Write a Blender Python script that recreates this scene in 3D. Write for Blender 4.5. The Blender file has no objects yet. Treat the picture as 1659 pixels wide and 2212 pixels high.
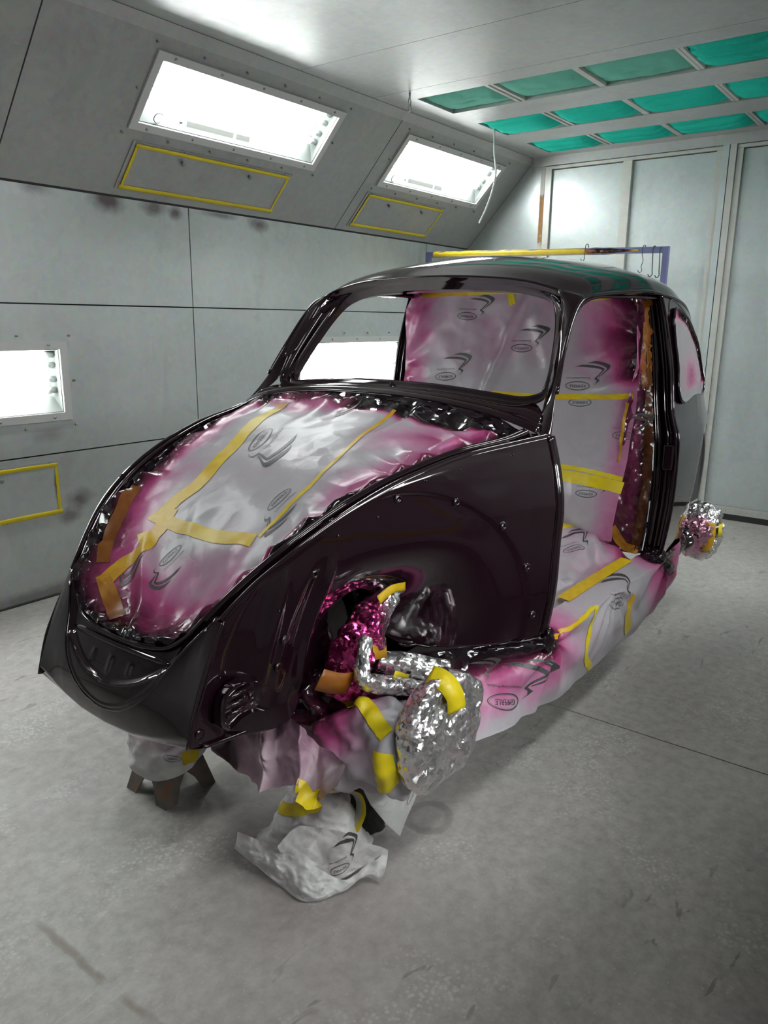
import bpy, bmesh, math, random
import numpy as np
from mathutils import Vector, Matrix, noise

# ---------------------------------------------------------------- camera
CAMZ = 1.45
FPX, IW, IH = 1659.7, 1659.0, 2212.0
_p, _r, _y = 0.24432, -0.011026, 0.644921
_fw = np.array([math.cos(_y)*math.cos(_p), math.sin(_y)*math.cos(_p), -math.sin(_p)])
_rt = np.array([math.sin(_y), -math.cos(_y), 0.0])
_dn = np.cross(_fw, _rt)
_R = math.cos(_r)*_rt + math.sin(_r)*_dn
_D = -math.sin(_r)*_rt + math.cos(_r)*_dn
cam_d = bpy.data.cameras.new('camera'); cam = bpy.data.objects.new('camera', cam_d)
bpy.context.scene.collection.objects.link(cam)
cam.matrix_world = Matrix(((_R[0], -_D[0], -_fw[0], 0), (_R[1], -_D[1], -_fw[1], 0),
                           (_R[2], -_D[2], -_fw[2], CAMZ), (0, 0, 0, 1)))
cam_d.sensor_fit = 'VERTICAL'; cam_d.sensor_height = 24.0; cam_d.lens = FPX/IH*24.0
cam_d.clip_start = 0.02; cam_d.clip_end = 60
S = bpy.context.scene
S.camera = cam
# ---------------------------------------------------------------- world, exposure
w = bpy.data.worlds.new('world'); S.world = w; w.use_nodes = True
w.node_tree.nodes['Background'].inputs[0].default_value = (0.02, 0.02, 0.02, 1)
S.view_settings.view_transform = 'Standard'; S.view_settings.look = 'None'
S.view_settings.exposure = 0.0; S.view_settings.gamma = 1.0
S.view_settings.use_curve_mapping = False
S.cycles.max_bounces = 7; S.cycles.diffuse_bounces = 4; S.cycles.glossy_bounces = 4
S.cycles.transparent_max_bounces = 8
S.cycles.caustics_reflective = False; S.cycles.caustics_refractive = False
S.cycles.sample_clamp_indirect = 4.0
TUBE = 31.0          # strength of the fluorescent tubes

# ---------------------------------------------------------------- helpers
COL = S.collection
def V(*a): return Vector(a)
def ray(px, py):
    d = _fw + (px-IW/2)/FPX*_R + (py-IH/2)/FPX*_D
    return Vector(d)
def at_y(px, py, y): d = ray(px, py); return V(0, 0, CAMZ) + d*(y/d.y)
def at_x(px, py, x): d = ray(px, py); return V(0, 0, CAMZ) + d*(x/d.x)
def at_z(px, py, z): d = ray(px, py); return V(0, 0, CAMZ) + d*((z-CAMZ)/d.z)
def wloc(o):
    l = Vector((0, 0, 0))
    while o is not None: l += o.location; o = o.parent
    return l
def tag(o, label=None, cat=None, group=None, kind=None):
    if label: o['label'] = label
    if cat: o['category'] = cat
    if group: o['group'] = group
    if kind: o['kind'] = kind
    return o
def empty(name, loc, label=None, cat=None, group=None, kind=None):
    o = bpy.data.objects.new(name, None); COL.objects.link(o); o.location = loc; o.empty_display_size = 0.1
    return tag(o, label, cat, group, kind)
def obj(name, verts, faces, mat, parent=None, smooth=True, solid=0.0, auto=None, offset=-1.0):
    """verts in world space -> one mesh object"""
    vs = [Vector(v) for v in verts]
    if parent is None:
        lo = Vector([min(v[i] for v in vs) for i in range(3)]); hi = Vector([max(v[i] for v in vs) for i in range(3)])
        org = V((lo.x+hi.x)/2, (lo.y+hi.y)/2, lo.z)
    else: org = wloc(parent)
    me = bpy.data.meshes.new(name); me.from_pydata([v-org for v in vs], [], faces); me.update()
    if smooth: me.polygons.foreach_set('use_smooth', [True]*len(me.polygons))
    o = bpy.data.objects.new(name, me); COL.objects.link(o)
    if parent is None: o.location = org
    else: o.parent = parent
    me.materials.append(mat)
    if auto is not None:
        try: me.set_sharp_from_angle(angle=math.radians(auto))
        except Exception: pass
    if solid:
        m = o.modifiers.new('thickness', 'SOLIDIFY'); m.thickness = solid; m.offset = offset
    return o
class MB:
    """collects shapes, builds ONE mesh"""
    def __init__(s): s.v = []; s.f = []
    def add(s, v, f):
        n = len(s.v); s.v += [Vector(x) for x in v]; s.f += [tuple(i+n for i in q) for q in f]; return s
    def box(s, lo, hi, M=None):
        x0, y0, z0 = lo; x1, y1, z1 = hi
        v = [V(x0,y0,z0),V(x1,y0,z0),V(x1,y1,z0),V(x0,y1,z0),V(x0,y0,z1),V(x1,y0,z1),V(x1,y1,z1),V(x0,y1,z1)]
        if M: v = [M @ p for p in v]
        return s.add(v, [(0,3,2,1),(4,5,6,7),(0,1,5,4),(1,2,6,5),(2,3,7,6),(3,0,4,7)])
    def tube(s, pts, r, n=8, caps=True, closed=False):
        pts = [Vector(p) for p in pts]; N = len(pts)
        rr = r if isinstance(r, (list, tuple)) else [r]*N
        v = []; f = []; up = None
        for i, p in enumerate(pts):
            a = pts[(i-1) % N] if (closed or i > 0) else p; b = pts[(i+1) % N] if (closed or i < N-1) else p
            t = (b-a)
            t = t.normalized() if t.length > 1e-9 else V(0, 0, 1)
            if up is None: up = V(0,0,1) if abs(t.z) < .9 else V(1,0,0)
            e = t.cross(up)
            if e.length < 1e-4: e = t.cross(V(1,.3,.2))
            e.normalize(); up = e.cross(t).normalized()
            for k in range(n):
                an = 2*math.pi*k/n; v.append(p + (e*math.cos(an)+up*math.sin(an))*rr[i])
        M_ = N if closed else N-1
        for i in range(M_):
            for k in range(n):
                j = (i+1) % N
                f.append((i*n+k, i*n+(k+1) % n, j*n+(k+1) % n, j*n+k))
        if caps and not closed: f.append(tuple(range(n))[::-1]); f.append(tuple((N-1)*n+k for k in range(n)))
        return s.add(v, f)
    def lathe(s, base, axis, prof, n=20, closed_end=True):
        """prof: list of (distance along axis, radius)"""
        base = Vector(base); ax = Vector(axis).normalized()
        e = ax.orthogonal().normalized(); g = ax.cross(e)
        v = []; f = []
        for d, r in prof:
            for k in range(n):
                a = 2*math.pi*k/n; v.append(base+ax*d+(e*math.cos(a)+g*math.sin(a))*r)
        for i in range(len(prof)-1):
            for k in range(n): f.append((i*n+k, i*n+(k+1) % n, (i+1)*n+(k+1) % n, (i+1)*n+k))
        if closed_end: f.append(tuple(range(n))[::-1]); f.append(tuple((len(prof)-1)*n+k for k in range(n)))
        return s.add(v, f)
    def build(s, name, mat, parent=None, smooth=False, auto=None, bevel=0.0, solid=0.0):
        o = obj(name, s.v, s.f, mat, parent, smooth or auto is not None, solid, auto)
        if bevel:
            m = o.modifiers.new('edge', 'BEVEL'); m.width = bevel; m.segments = 2; m.limit_method = 'ANGLE'
        return o
def grid(nu, nv, fn, wrap_u=False):
    v = []; f = []
    for i in range(nu):
        for j in range(nv): v.append(Vector(fn(i/(nu-1) if not wrap_u else i/nu, j/(nv-1))))
    M_ = nu if wrap_u else nu-1
    for i in range(M_):
        for j in range(nv-1):
            k = (i+1) % nu
            f.append((i*nv+j, k*nv+j, k*nv+j+1, i*nv+j+1))
    return v, f
def spl(pts, closed=False):
    """Catmull-Rom (centripetal-ish) curve through points, arc-length parameter 0..1"""
    P = np.array([list(p) for p in pts], float); n = len(P)
    if closed: Q = np.vstack([P[-1], P, P[0], P[1]]); segs = n
    else: Q = np.vstack([2*P[0]-P[1], P, 2*P[-1]-P[-2]]); segs = n-1
    fine = []
    for i in range(segs):
        p0, p1, p2, p3 = Q[i], Q[i+1], Q[i+2], Q[i+3]
        d1 = np.linalg.norm(p2-p1)+1e-9; d0 = np.linalg.norm(p1-p0)+1e-9; d2 = np.linalg.norm(p3-p2)+1e-9
        m1 = ((p1-p0)/d0*d1 + (p2-p1))/2 if True else 0; m2 = ((p2-p1) + (p3-p2)/d2*d1)/2
        for k in range(16):
            t = k/16; t2, t3 = t*t, t*t*t
            fine.append((2*t3-3*t2+1)*p1+(t3-2*t2+t)*m1+(-2*t3+3*t2)*p2+(t3-t2)*m2)
    fine.append(Q[segs+1] if not closed else Q[1]); F = np.array(fine)
    L = np.concatenate([[0], np.cumsum(np.linalg.norm(np.diff(F, axis=0), axis=1))]); L /= L[-1]
    def c(t): return np.array([np.interp(t, L, F[:, k]) for k in range(F.shape[1])])
    return c
def sm(a, b, x):
    t = min(1, max(0, (x-a)/(b-a))); return t*t*(3-2*t)
def ip(x, tab): return float(np.interp(x, [a for a, b in tab], [b for a, b in tab]))
def nz(p, s=1.0, o=0): return noise.noise(Vector(p)*s + V(o*7.3, o*3.1, o*1.7))
def fbm(p, s=1.0, o=0, n=3):
    a = 0; k = 1
    for i in range(n): a += k*nz(p, s*2**i, o+i); k *= .5
    return a
def ridge(p, s=1.0, o=0): return 1-2*abs(nz(p, s, o))

# ---------------------------------------------------------------- materials
MATS = {}
def mat(name, col, rough=.5, metal=0.0, spec=.5, coat=0.0, emit=None, estr=0.0):
    m = bpy.data.materials.new(name); m.use_nodes = True; b = m.node_tree.nodes['Principled BSDF']
    b.inputs['Base Color'].default_value = (*col, 1); b.inputs['Roughness'].default_value = rough
    b.inputs['Metallic'].default_value = metal; b.inputs['Specular IOR Level'].default_value = spec
    b.inputs['Coat Weight'].default_value = coat; b.inputs['Coat Roughness'].default_value = .03
    if emit: b.inputs['Emission Color'].default_value = (*emit, 1); b.inputs['Emission Strength'].default_value = estr
    MATS[name] = m; return m
class NT:
    def __init__(s, m): s.t = m.node_tree; s.n = s.t.nodes; s.b = s.n['Principled BSDF']
    def new(s, ty, **kw):
        n = s.n.new(ty)
        for k, v in kw.items():
            if hasattr(n, k): setattr(n, k, v)
        return n
    def link(s, a, b): s.t.links.new(a, b)
    def pos(s): return s.new('ShaderNodeNewGeometry').outputs['Position']
    def objc(s): return s.new('ShaderNodeTexCoord').outputs['Object']
    def mapv(s, vec, scale=(1,1,1), loc=(0,0,0), rot=(0,0,0)):
        n = s.new('ShaderNodeMapping'); n.inputs['Scale'].default_value = scale; n.inputs['Location'].default_value = loc
        n.inputs['Rotation'].default_value = rot; s.link(vec, n.inputs[0]); return n.outputs[0]
    def noise(s, vec, sc, det=4, rough=.55, dist=0):
        n = s.new('ShaderNodeTexNoise'); n.inputs['Scale'].default_value = sc; n.inputs['Detail'].default_value = det
        n.inputs['Roughness'].default_value = rough; n.inputs['Distortion'].default_value = dist
        s.link(vec, n.inputs['Vector']); return n.outputs['Fac']
    def voro(s, vec, sc, feature='F1', out='Distance'):
        n = s.new('ShaderNodeTexVoronoi'); n.feature = feature; n.inputs['Scale'].default_value = sc
        s.link(vec, n.inputs['Vector']); return n.outputs[out]
    def ramp(s, fac, stops, interp='LINEAR'):
        n = s.new('ShaderNodeValToRGB'); r = n.color_ramp; r.interpolation = interp
        while len(r.elements) < len(stops): r.elements.new(.5)
        for e, (p, c) in zip(r.elements, stops):
            e.position = p; e.color = (*c, 1) if not isinstance(c, (int, float)) else (c, c, c, 1)
        s.link(fac, n.inputs[0]); return n.outputs[0]
    def mix(s, fac, a, b, bt='MIX'):
        n = s.new('ShaderNodeMix'); n.data_type = 'RGBA'; n.blend_type = bt
        for v, i in ((fac, n.inputs[0]), (a, n.inputs[6]), (b, n.inputs[7])):
            if isinstance(v, (int, float)): i.default_value = v
            elif isinstance(v, tuple): i.default_value = (*v, 1)
            else: s.link(v, i)
        return n.outputs[2]
    def math(s, op, a, b=0.0, c=None):
        n = s.new('ShaderNodeMath'); n.operation = op
        for v, i in ((a, n.inputs[0]), (b, n.inputs[1])):
            if isinstance(v, (int, float)): i.default_value = v
            else: s.link(v, i)
        return n.outputs[0]
    def bump(s, h, st=.3, d=.01, nrm=None):
        n = s.new('ShaderNodeBump'); n.inputs['Strength'].default_value = st; n.inputs['Distance'].default_value = d
        s.link(h, n.inputs['Height'])
        if nrm is not None: s.link(nrm, n.inputs['Normal'])
        return n.outputs[0]
    def set(s, **kw):
        for k, v in kw.items():
            i = s.b.inputs[k.replace('_', ' ')]
            if isinstance(v, (int, float)): i.default_value = v
            elif isinstance(v, tuple): i.default_value = (*v, 1) if len(v) == 3 else v
            else: s.link(v, i)
    def facets(s, vec, sc, amt, warp=.02, nrm=None):
        """crumpled foil / film relief: every voronoi cell tilts its own way"""
        nn = s.new('ShaderNodeTexNoise'); nn.inputs['Scale'].default_value = sc*.7; s.link(vec, nn.inputs['Vector'])
        a = s.new('ShaderNodeVectorMath'); a.operation = 'SCALE'; a.inputs['Scale'].default_value = warp; s.link(nn.outputs['Color'], a.inputs[0])
        b = s.new('ShaderNodeVectorMath'); b.operation = 'ADD'; s.link(vec, b.inputs[0]); s.link(a.outputs[0], b.inputs[1])
        col = s.voro(b.outputs[0], sc, 'F1', 'Color')
        c = s.new('ShaderNodeVectorMath'); c.operation = 'SUBTRACT'; c.inputs[1].default_value = (.5, .5, .5); s.link(col, c.inputs[0])
        d = s.new('ShaderNodeVectorMath'); d.operation = 'SCALE'; s.link(c.outputs[0], d.inputs[0])
        if isinstance(amt, (int, float)): d.inputs['Scale'].default_value = amt
        else: s.link(amt, d.inputs['Scale'])
        g = s.new('ShaderNodeNewGeometry')
        e = s.new('ShaderNodeVectorMath'); e.operation = 'ADD'; s.link(nrm if nrm is not None else g.outputs['Normal'], e.inputs[0]); s.link(d.outputs[0], e.inputs[1])
        h = s.new('ShaderNodeVectorMath'); h.operation = 'NORMALIZE'; s.link(e.outputs[0], h.inputs[0]); return h.outputs[0]

def metal_sheet(name, c0, c1, metal=.55, r0=.34, r1=.5, dirt=.25, streak=(1, 1, .15), stains=None):
    m = mat(name, c0, .4, metal); t = NT(m); p = t.pos()
    big = t.noise(p, .9, 5, .6); fine = t.noise(t.mapv(p, (22*streak[0], 22*streak[1], 22*streak[2])), 1.0, 3, .6)
    spang = t.voro(p, 34, 'F1', 'Color')
    base = t.mix(t.ramp(big, [(.3, 0), (.7, 1)]), c0, c1)
    base = t.mix(.10, base, spang, 'SOFT_LIGHT')
    dm = t.ramp(t.noise(p, 2.3, 8, .72, .6), [(.52, 0), (.78, 1)])
    base = t.mix(t.math('MULTIPLY', dm, dirt), base, (c0[0]*.45, c0[1]*.44, c0[2]*.42))
    if stains:
        for (cx, cz, rx, rz, am) in stains:
            q = t.new('ShaderNodeVectorMath'); q.operation = 'SUBTRACT'; t.link(p, q.inputs[0]); q.inputs[1].default_value = (cx, RYL, cz)
            q2 = t.mapv(q.outputs[0], (1/rx, 0, 1/rz)); l = t.new('ShaderNodeVectorMath'); l.operation = 'LENGTH'; t.link(q2, l.inputs[0])
            k = t.ramp(t.math('ADD', l.outputs['Value'], t.math('MULTIPLY', t.math('SUBTRACT', t.noise(p, 11, 4, .6), .5), .9)), [(.25, am), (1.0, 0)])
            base = t.mix(k, base, (.075, .028, .04))
    scr = t.ramp(t.noise(t.mapv(p, (3, 3, 14), rot=(.5, .3, .2)), 6, 2, .5, 1.2), [(.70, 0), (.74, 1)])
    base = t.mix(t.math('MULTIPLY', scr, .16), base, (.7, .72, .7))
    t.set(Base_Color=base, Roughness=t.ramp(fine, [(.3, r0), (.7, r1)]))
    t.set(Normal=t.bump(t.noise(p, 1.6, 2, .5), .12, .02))
    return m
RYL = 3.74
WALL_STAINS = [(2.54, 2.05, .13, .09, .85), (2.83, 2.04, .11, .06, .7), (2.98, 2.03, .07, .05, .8), (2.15, 2.06, .10, .05, .5), (3.62, 2.03, .10, .055, .8), (3.3, 2.05, .16, .025, .6),
               (2.24, .50, .10, .07, .7), (2.18, .42, .09, .06, .6), (2.0, .03, .9, .05, .5), (2.11, .60, .018, .10, .8), (2.1, .86, .12, .05, .3)]
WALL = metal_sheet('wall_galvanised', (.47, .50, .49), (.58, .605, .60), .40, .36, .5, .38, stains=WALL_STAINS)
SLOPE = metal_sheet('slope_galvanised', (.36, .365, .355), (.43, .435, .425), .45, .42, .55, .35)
CEIL = metal_sheet('ceiling_galvanised', (.44, .445, .44), (.52, .525, .52), .55, .38, .5, .35)
BACK = metal_sheet('door_galvanised', (.50, .545, .55), (.58, .62, .62), .45, .33, .45, .25)
FRAMEM = metal_sheet('frame_steel', (.52, .515, .49), (.60, .595, .56), .3, .4, .55, .6)
DARKGAP = mat('dark_gap', (.03, .03, .03), .8)
RUBBER = mat('black_rubber', (.018, .018, .017), .6)
SCREW = mat('screw_steel', (.32, .32, .31), .35, .8)
LAMPW = mat('lamp_white_enamel', (.56, .555, .54), .4)
HOUSING = mat('lamp_housing_enamel', (.30, .325, .315), .45)
TUBEM = mat('tube_glow', (1, 1, 1), .4, emit=(.97, 1.0, .99), estr=TUBE)
TCAP = mat('tube_cap', (.6, .62, .6), .35, .5)
PLATE_INK = mat('nameplate_ink', (.06, .07, .07), .5)
LABELM = mat('printed_label', (.55, .57, .54), .5)
TAPE = mat('masking_tape_yellow', (.72, .56, .012), .42)
def glassmat():
    m = bpy.data.materials.new('lamp_glass'); m.use_nodes = True; nt = m.node_tree; nt.nodes.clear()
    o = nt.nodes.new('ShaderNodeOutputMaterial'); tr = nt.nodes.new('ShaderNodeBsdfTransparent'); gl = nt.nodes.new('ShaderNodeBsdfGlossy')
    tr.inputs[0].default_value = (.96, .98, .97, 1); gl.inputs['Roughness'].default_value = .03
    fr = nt.nodes.new('ShaderNodeFresnel'); fr.inputs[0].default_value = 1.45; mx = nt.nodes.new('ShaderNodeMixShader')
    nt.links.new(fr.outputs[0], mx.inputs[0]); nt.links.new(tr.outputs[0], mx.inputs[1]); nt.links.new(gl.outputs[0], mx.inputs[2])
    nt.links.new(mx.outputs[0], o.inputs[0]); return m
GLASS = glassmat()
def rustmat():
    m = mat('rusted_post', (.5, .5, .47), .6); t = NT(m); p = t.pos()
    z = t.new('ShaderNodeSeparateXYZ'); t.link(p, z.inputs[0])
    n = t.noise(p, 9, 6, .7, .5)
    band = t.ramp(t.math('MULTIPLY', z.outputs[2], .3333), [(.66, 0), (.70, 1), (.815, 1), (.84, .12)])
    k = t.ramp(t.math('MULTIPLY', t.math('ADD', n, .12), band), [(.42, 0), (.56, 1)])
    t.set(Base_Color=t.mix(k, (.50, .49, .45), t.mix(t.noise(p, 40, 4), (.16, .06, .015), (.42, .20, .05)))); return m
RUST = rustmat()
def floormat():
    m = mat('concrete_floor', (.36, .35, .34), .55); t = NT(m); p = t.pos()
    a = t.noise(p, .7, 6, .62, .4); b = t.noise(p, 3.1, 9, .7, .8); c = t.noise(p, 22, 6, .7); d = t.noise(p, 90, 3, .6)
    base = t.ramp(a, [(.28, (.275, .255, .242)), (.48, (.34, .322, .306)), (.72, (.405, .39, .372))])
    base = t.mix(t.ramp(b, [(.35, .0), (.75, .45)]), base, (.44, .40, .365))
    base = t.mix(t.math('MULTIPLY', t.ramp(t.noise(p, 1.1, 4, .6), [(.45, 0), (.65, 1)]), .35), base, (.37, .325, .335))
    base = t.mix(.35, base, t.ramp(c, [(.3, .2), (.7, .8)]), 'OVERLAY')
    base = t.mix(t.math('MULTIPLY', t.ramp(d, [(.62, 0), (.72, 1)]), .4), base, (.62, .60, .57))
    # pale scuffs and boot marks
    sc = t.math('MULTIPLY', t.ramp(t.noise(p, 2.9, 4, .6, .5), [(.52, 0), (.66, 1)]), t.ramp(t.voro(p, 75), [(.22, 1), (.5, 0)]))
    base = t.mix(t.math('MULTIPLY', sc, .5), base, (.64, .625, .60))
    ln = t.ramp(t.noise(t.mapv(p, (1, 9, 1), rot=(0, 0, .7)), 3.2, 4, .6, 1.4), [(.69, 0), (.72, 1)])
    base = t.mix(t.math('MULTIPLY', ln, .35), base, (.60, .58, .55))
    # small dark drips
    dk = t.math('MULTIPLY', t.ramp(t.noise(t.mapv(p, (5, 16, 1), rot=(0, 0, .5)), 1.3, 3, .5, .6), [(.66, 0), (.69, 1)]), t.ramp(t.noise(p, .9, 2), [(.46, 0), (.56, 1)]))
    base = t.mix(t.math('MULTIPLY', dk, .55), base, (.10, .095, .09))
    # worn crack with brown filler: a wandering line along world x = .765
    xyz = t.new('ShaderNodeSeparateXYZ'); t.link(p, xyz.inputs[0])
    wv = t.math('ADD', t.math('SUBTRACT', xyz.outputs[0], .765), t.math('MULTIPLY', t.math('SUBTRACT', t.noise(p, 9, 4), .5), .03))
    ck = t.ramp(t.math('ABSOLUTE', wv), [(0, 1), (.007, .8), (.013, 0)])
    ckn = t.ramp(t.noise(p, 5, 4, .6), [(.42, 0), (.55, 1)])
    yl = t.ramp(t.math('MULTIPLY', xyz.outputs[1], .25), [(.395, 1), (.42, 0)])
    base = t.mix(t.math('MULTIPLY', t.math('MULTIPLY', ck, ckn), t.math('MULTIPLY', yl, .75)), base, (.17, .135, .10))
    # dark ring left by a can and its drip
    def dist(x, y):
        q = t.new('ShaderNodeVectorMath'); q.operation = 'DISTANCE'; t.link(p, q.inputs[0]); q.inputs[1].default_value = (x, y, 0); return q.outputs['Value']
    rg = t.ramp(t.math('ADD', dist(1.705, 1.10), t.math('MULTIPLY', t.math('SUBTRACT', t.noise(p, 12, 3), .5), .04)), [(.045, .12), (.058, 1), (.074, .9), (.082, 0)])
    base = t.mix(t.math('MULTIPLY', rg, .5), base, (.11, .10, .095))
    # the joint that pink overspray settled on, around the body
    ov = t.ramp(t.math('ADD', dist(1.3, 1.1), t.math('MULTIPLY', t.noise(p, 1.5, 4), .8)), [(.5, .38), (1.9, 0)])
    base = t.mix(ov, base, (.33, .245, .27))
    t.set(Base_Color=base, Roughness=t.ramp(b, [(.3, .42), (.7, .62)]), Specular_IOR_Level=.4)
    t.set(Normal=t.bump(t.mix(.5, c, d), .12, .004)); return m
FLOORM = floormat()
JOINT = mat('floor_joint', (.07, .06, .05), .9)
def filtermat(name, c0, c1):
    m = mat(name, c0, .95, spec=.1); t = NT(m); p = t.objc()
    n = t.noise(p, 120, 3, .6); b = t.noise(p, 6, 4, .6)
    t.set(Base_Color=t.mix(t.ramp(b, [(.35, 0), (.65, 1)]), t.mix(n, c0, c1), t.mix(n, c1, c0)))
    t.set(Normal=t.bump(n, .6, .006)); return m
FILT = filtermat('filter_teal', (.012, .40, .30), (.03, .52, .40))
FILT_USED = filtermat('filter_dusty', (.10, .36, .27), (.17, .46, .36))

# ================================================================= ROOM
RX0, RX1 = -1.7, 6.155          # front and back wall
RY0, RY1 = -.54, 3.74           # right and left wall
YC = 1.55                       # centre line of the car
BC = 1.60                       # centre line of the booth
CZ, SZ, SY = 2.74, 2.067, 3.116 # ceiling height, foot of slope, top of slope
def plate_with_holes(lo, hi, holes, th, M, mat_, parent, name='panel'):
    """flat plate in (a,b) coordinates with rectangular holes; M maps (a,b,c) to world, face at c=0, body behind"""
    xs = sorted({lo[0], hi[0], *[h[0] for h in holes], *[h[2] for h in holes]})
    ys = sorted({lo[1], hi[1], *[h[1] for h in holes], *[h[3] for h in holes]})
    v = []; f = []; idx = {}
    def vi(a, b, c):
        k = (a, b, c)
        if k not in idx: idx[k] = len(v); v.append(M(a, b, c))
        return idx[k]
    solid = {}
    for i in range(len(xs)-1):
        for j in range(len(ys)-1):
            cx, cy = (xs[i]+xs[i+1])/2, (ys[j]+ys[j+1])/2
            solid[i, j] = not any(h[0] < cx < h[2] and h[1] < cy < h[3] for h in holes)
    for (i, j), s_ in solid.items():
        if not s_: continue
        a0, a1, b0, b1 = xs[i], xs[i+1], ys[j], ys[j+1]
        f.append((vi(a0,b0,0), vi(a1,b0,0), vi(a1,b1,0), vi(a0,b1,0)))
        f.append((vi(a0,b0,-th), vi(a0,b1,-th), vi(a1,b1,-th), vi(a1,b0,-th)))
        for di, dj, q in ((-1,0,(a0,b0,a0,b1)), (1,0,(a1,b1,a1,b0)), (0,-1,(a1,b0,a0,b0)), (0,1,(a0,b1,a1,b1))):
            if not solid.get((i+di, j+dj), False):
                f.append((vi(q[0],q[1],0), vi(q[2],q[3],0), vi(q[2],q[3],-th), vi(q[0],q[1],-th)))
    return obj(name, v, f, mat_, parent, smooth=False)

# floor: slabs with a saw-cut joint at x = 2.583
fl = MB().box((RX0-.1, RY0-.1, -.12), (RX1+.1, RY1+.1, -.012)).build('floor', JOINT)
tag(fl, 'grey concrete floor with scuffs, pink overspray haze and a saw-cut joint', 'floor', kind='structure')
for x0, x1 in ((RX0-.1, 2.580), (2.586, RX1+.1)):
    MB().box((x0, RY0-.1, -.011), (x1, RY1+.1, 0)).build('slab', FLOORM, fl)

# left and right wall -------------------------------------------------
WLX = [(.90, 2.233), (3.93, 5.26)]       # wall lamps along x
WLZ = (.93, 1.33)
SLX = [(.05, 1.39), (2.50, 3.84), (4.48, 5.81)]
slope_len = math.hypot(SZ-CZ, RY1-SY)
def side(sgn):
    """returns maps for wall and slope on the left (+1) or right (-1) side"""
    yw = RY1 if sgn > 0 else RY0; yt = SY if sgn > 0 else 2*BC-SY
    nin = V(0, -sgn, 0)
    def MW(a, b, c): return V(a, yw, b) + nin*c
    d = V(0, yt-yw, CZ-SZ).normalized(); n = V(1, 0, 0).cross(d)
    if n.y*sgn > 0: n = -n
    def MS(a, b, c): return V(a, yw, SZ) + d*b + n*c
    return MW, MS
ROWS = [0.0, .76, 1.512, SZ]
for sgn, nm in ((1, 'left'), (-1, 'right')):
    MW, MS = side(sgn)
    yw = RY1 if sgn > 0 else RY0
    wl = MB().box((RX0, min(yw+sgn*.11, yw+sgn*.13), 0), (RX1, max(yw+sgn*.11, yw+sgn*.13), SZ), None).build('wall_'+nm, DARKGAP)
    tag(wl, 'galvanised sheet metal booth wall on the %s side' % nm, 'wall', kind='structure')
    g = .0035
    for r in range(3):
        for c0, c1 in ((RX0, .63), (.63, 3.07), (3.07, 5.51), (5.51, RX1)):
            if c1-c0 < .02: continue
            hs = []
            if r == 1:
                hs = [(a+.04, WLZ[0]+.04, b-.04, WLZ[1]-.04) for a, b in WLX if a >= c0-.01 and b <= c1+.01]
            plate_with_holes((c0+g, ROWS[r]+g), (c1-g, ROWS[r+1]-g), hs, .02, MW, WALL, wl)
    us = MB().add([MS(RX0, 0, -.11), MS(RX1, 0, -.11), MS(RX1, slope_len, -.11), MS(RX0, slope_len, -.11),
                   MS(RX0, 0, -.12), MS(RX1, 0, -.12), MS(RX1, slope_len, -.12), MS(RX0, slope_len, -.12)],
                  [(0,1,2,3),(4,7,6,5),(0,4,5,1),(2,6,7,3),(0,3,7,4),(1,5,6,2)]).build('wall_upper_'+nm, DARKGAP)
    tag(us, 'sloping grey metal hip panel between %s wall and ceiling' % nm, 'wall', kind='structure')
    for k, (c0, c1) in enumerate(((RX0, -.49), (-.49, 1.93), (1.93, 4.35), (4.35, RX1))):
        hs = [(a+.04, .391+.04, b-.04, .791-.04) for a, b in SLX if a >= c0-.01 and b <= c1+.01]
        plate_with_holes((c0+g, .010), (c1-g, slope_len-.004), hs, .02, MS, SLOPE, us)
    # pale corner angle along the ceiling edge
    tr = MB().add([MS(RX0, slope_len-.062, .004), MS(RX1, slope_len-.062, .004), MS(RX1, slope_len, .004), MS(RX0, slope_len, .004),
                   MS(RX0, slope_len-.062, -.001), MS(RX1, slope_len-.062, -.001), MS(RX1, slope_len, -.001), MS(RX0, slope_len, -.001)],
                  [(0,1,2,3),(4,7,6,5),(0,4,5,1),(2,6,7,3),(0,3,7,4),(1,5,6,2)]).build('trim_1' if sgn > 0 else 'trim_2', CEIL)
    tag(tr, 'pale metal angle strip along the %s ceiling edge' % nm, 'trim', kind='structure')
    bb = MB().tube([MW(RX0, .004, .004), MW(RX1, .004, .004)], .006, 6).build('baseboard_'+nm, RUBBER)
    tag(bb, 'dark sealant bead at the foot of the %s wall' % nm, 'trim', kind='structure')

# ceiling --------------------------------------------------------------
FX = [(4.15, 4.56), (4.865, 5.285), (5.58, 5.985)]
FYB = [(2.455, 2.91), (1.93, 2.40), (1.40, 1.895), (.87, 1.36), (.29, .83)]
cl = MB().box((RX0, 2*BC-SY-.02, CZ+.14), (RX1, SY+.02, CZ+.16)).build('ceiling', DARKGAP)
tag(cl, 'grey sheet metal booth ceiling framing green filter bays', 'ceiling', kind='structure')
def MC(a, b, c): return V(a, b, CZ-c)
cuts = [RX0, .68, 2.02, 3.345, 3.985]
for c0, c1 in zip(cuts, cuts[1:]):
    plate_with_holes((c0+.002, 2*BC-SY), (c1-.002, SY), [], .02, MC, CEIL, cl)
holes = [(x0, FYB[-1][0], x1, FYB[0][1]) for x0, x1 in FX]
plate_with_holes((3.987, 2*BC-SY), (RX1, SY), holes, .03, MC, CEIL, cl)
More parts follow.
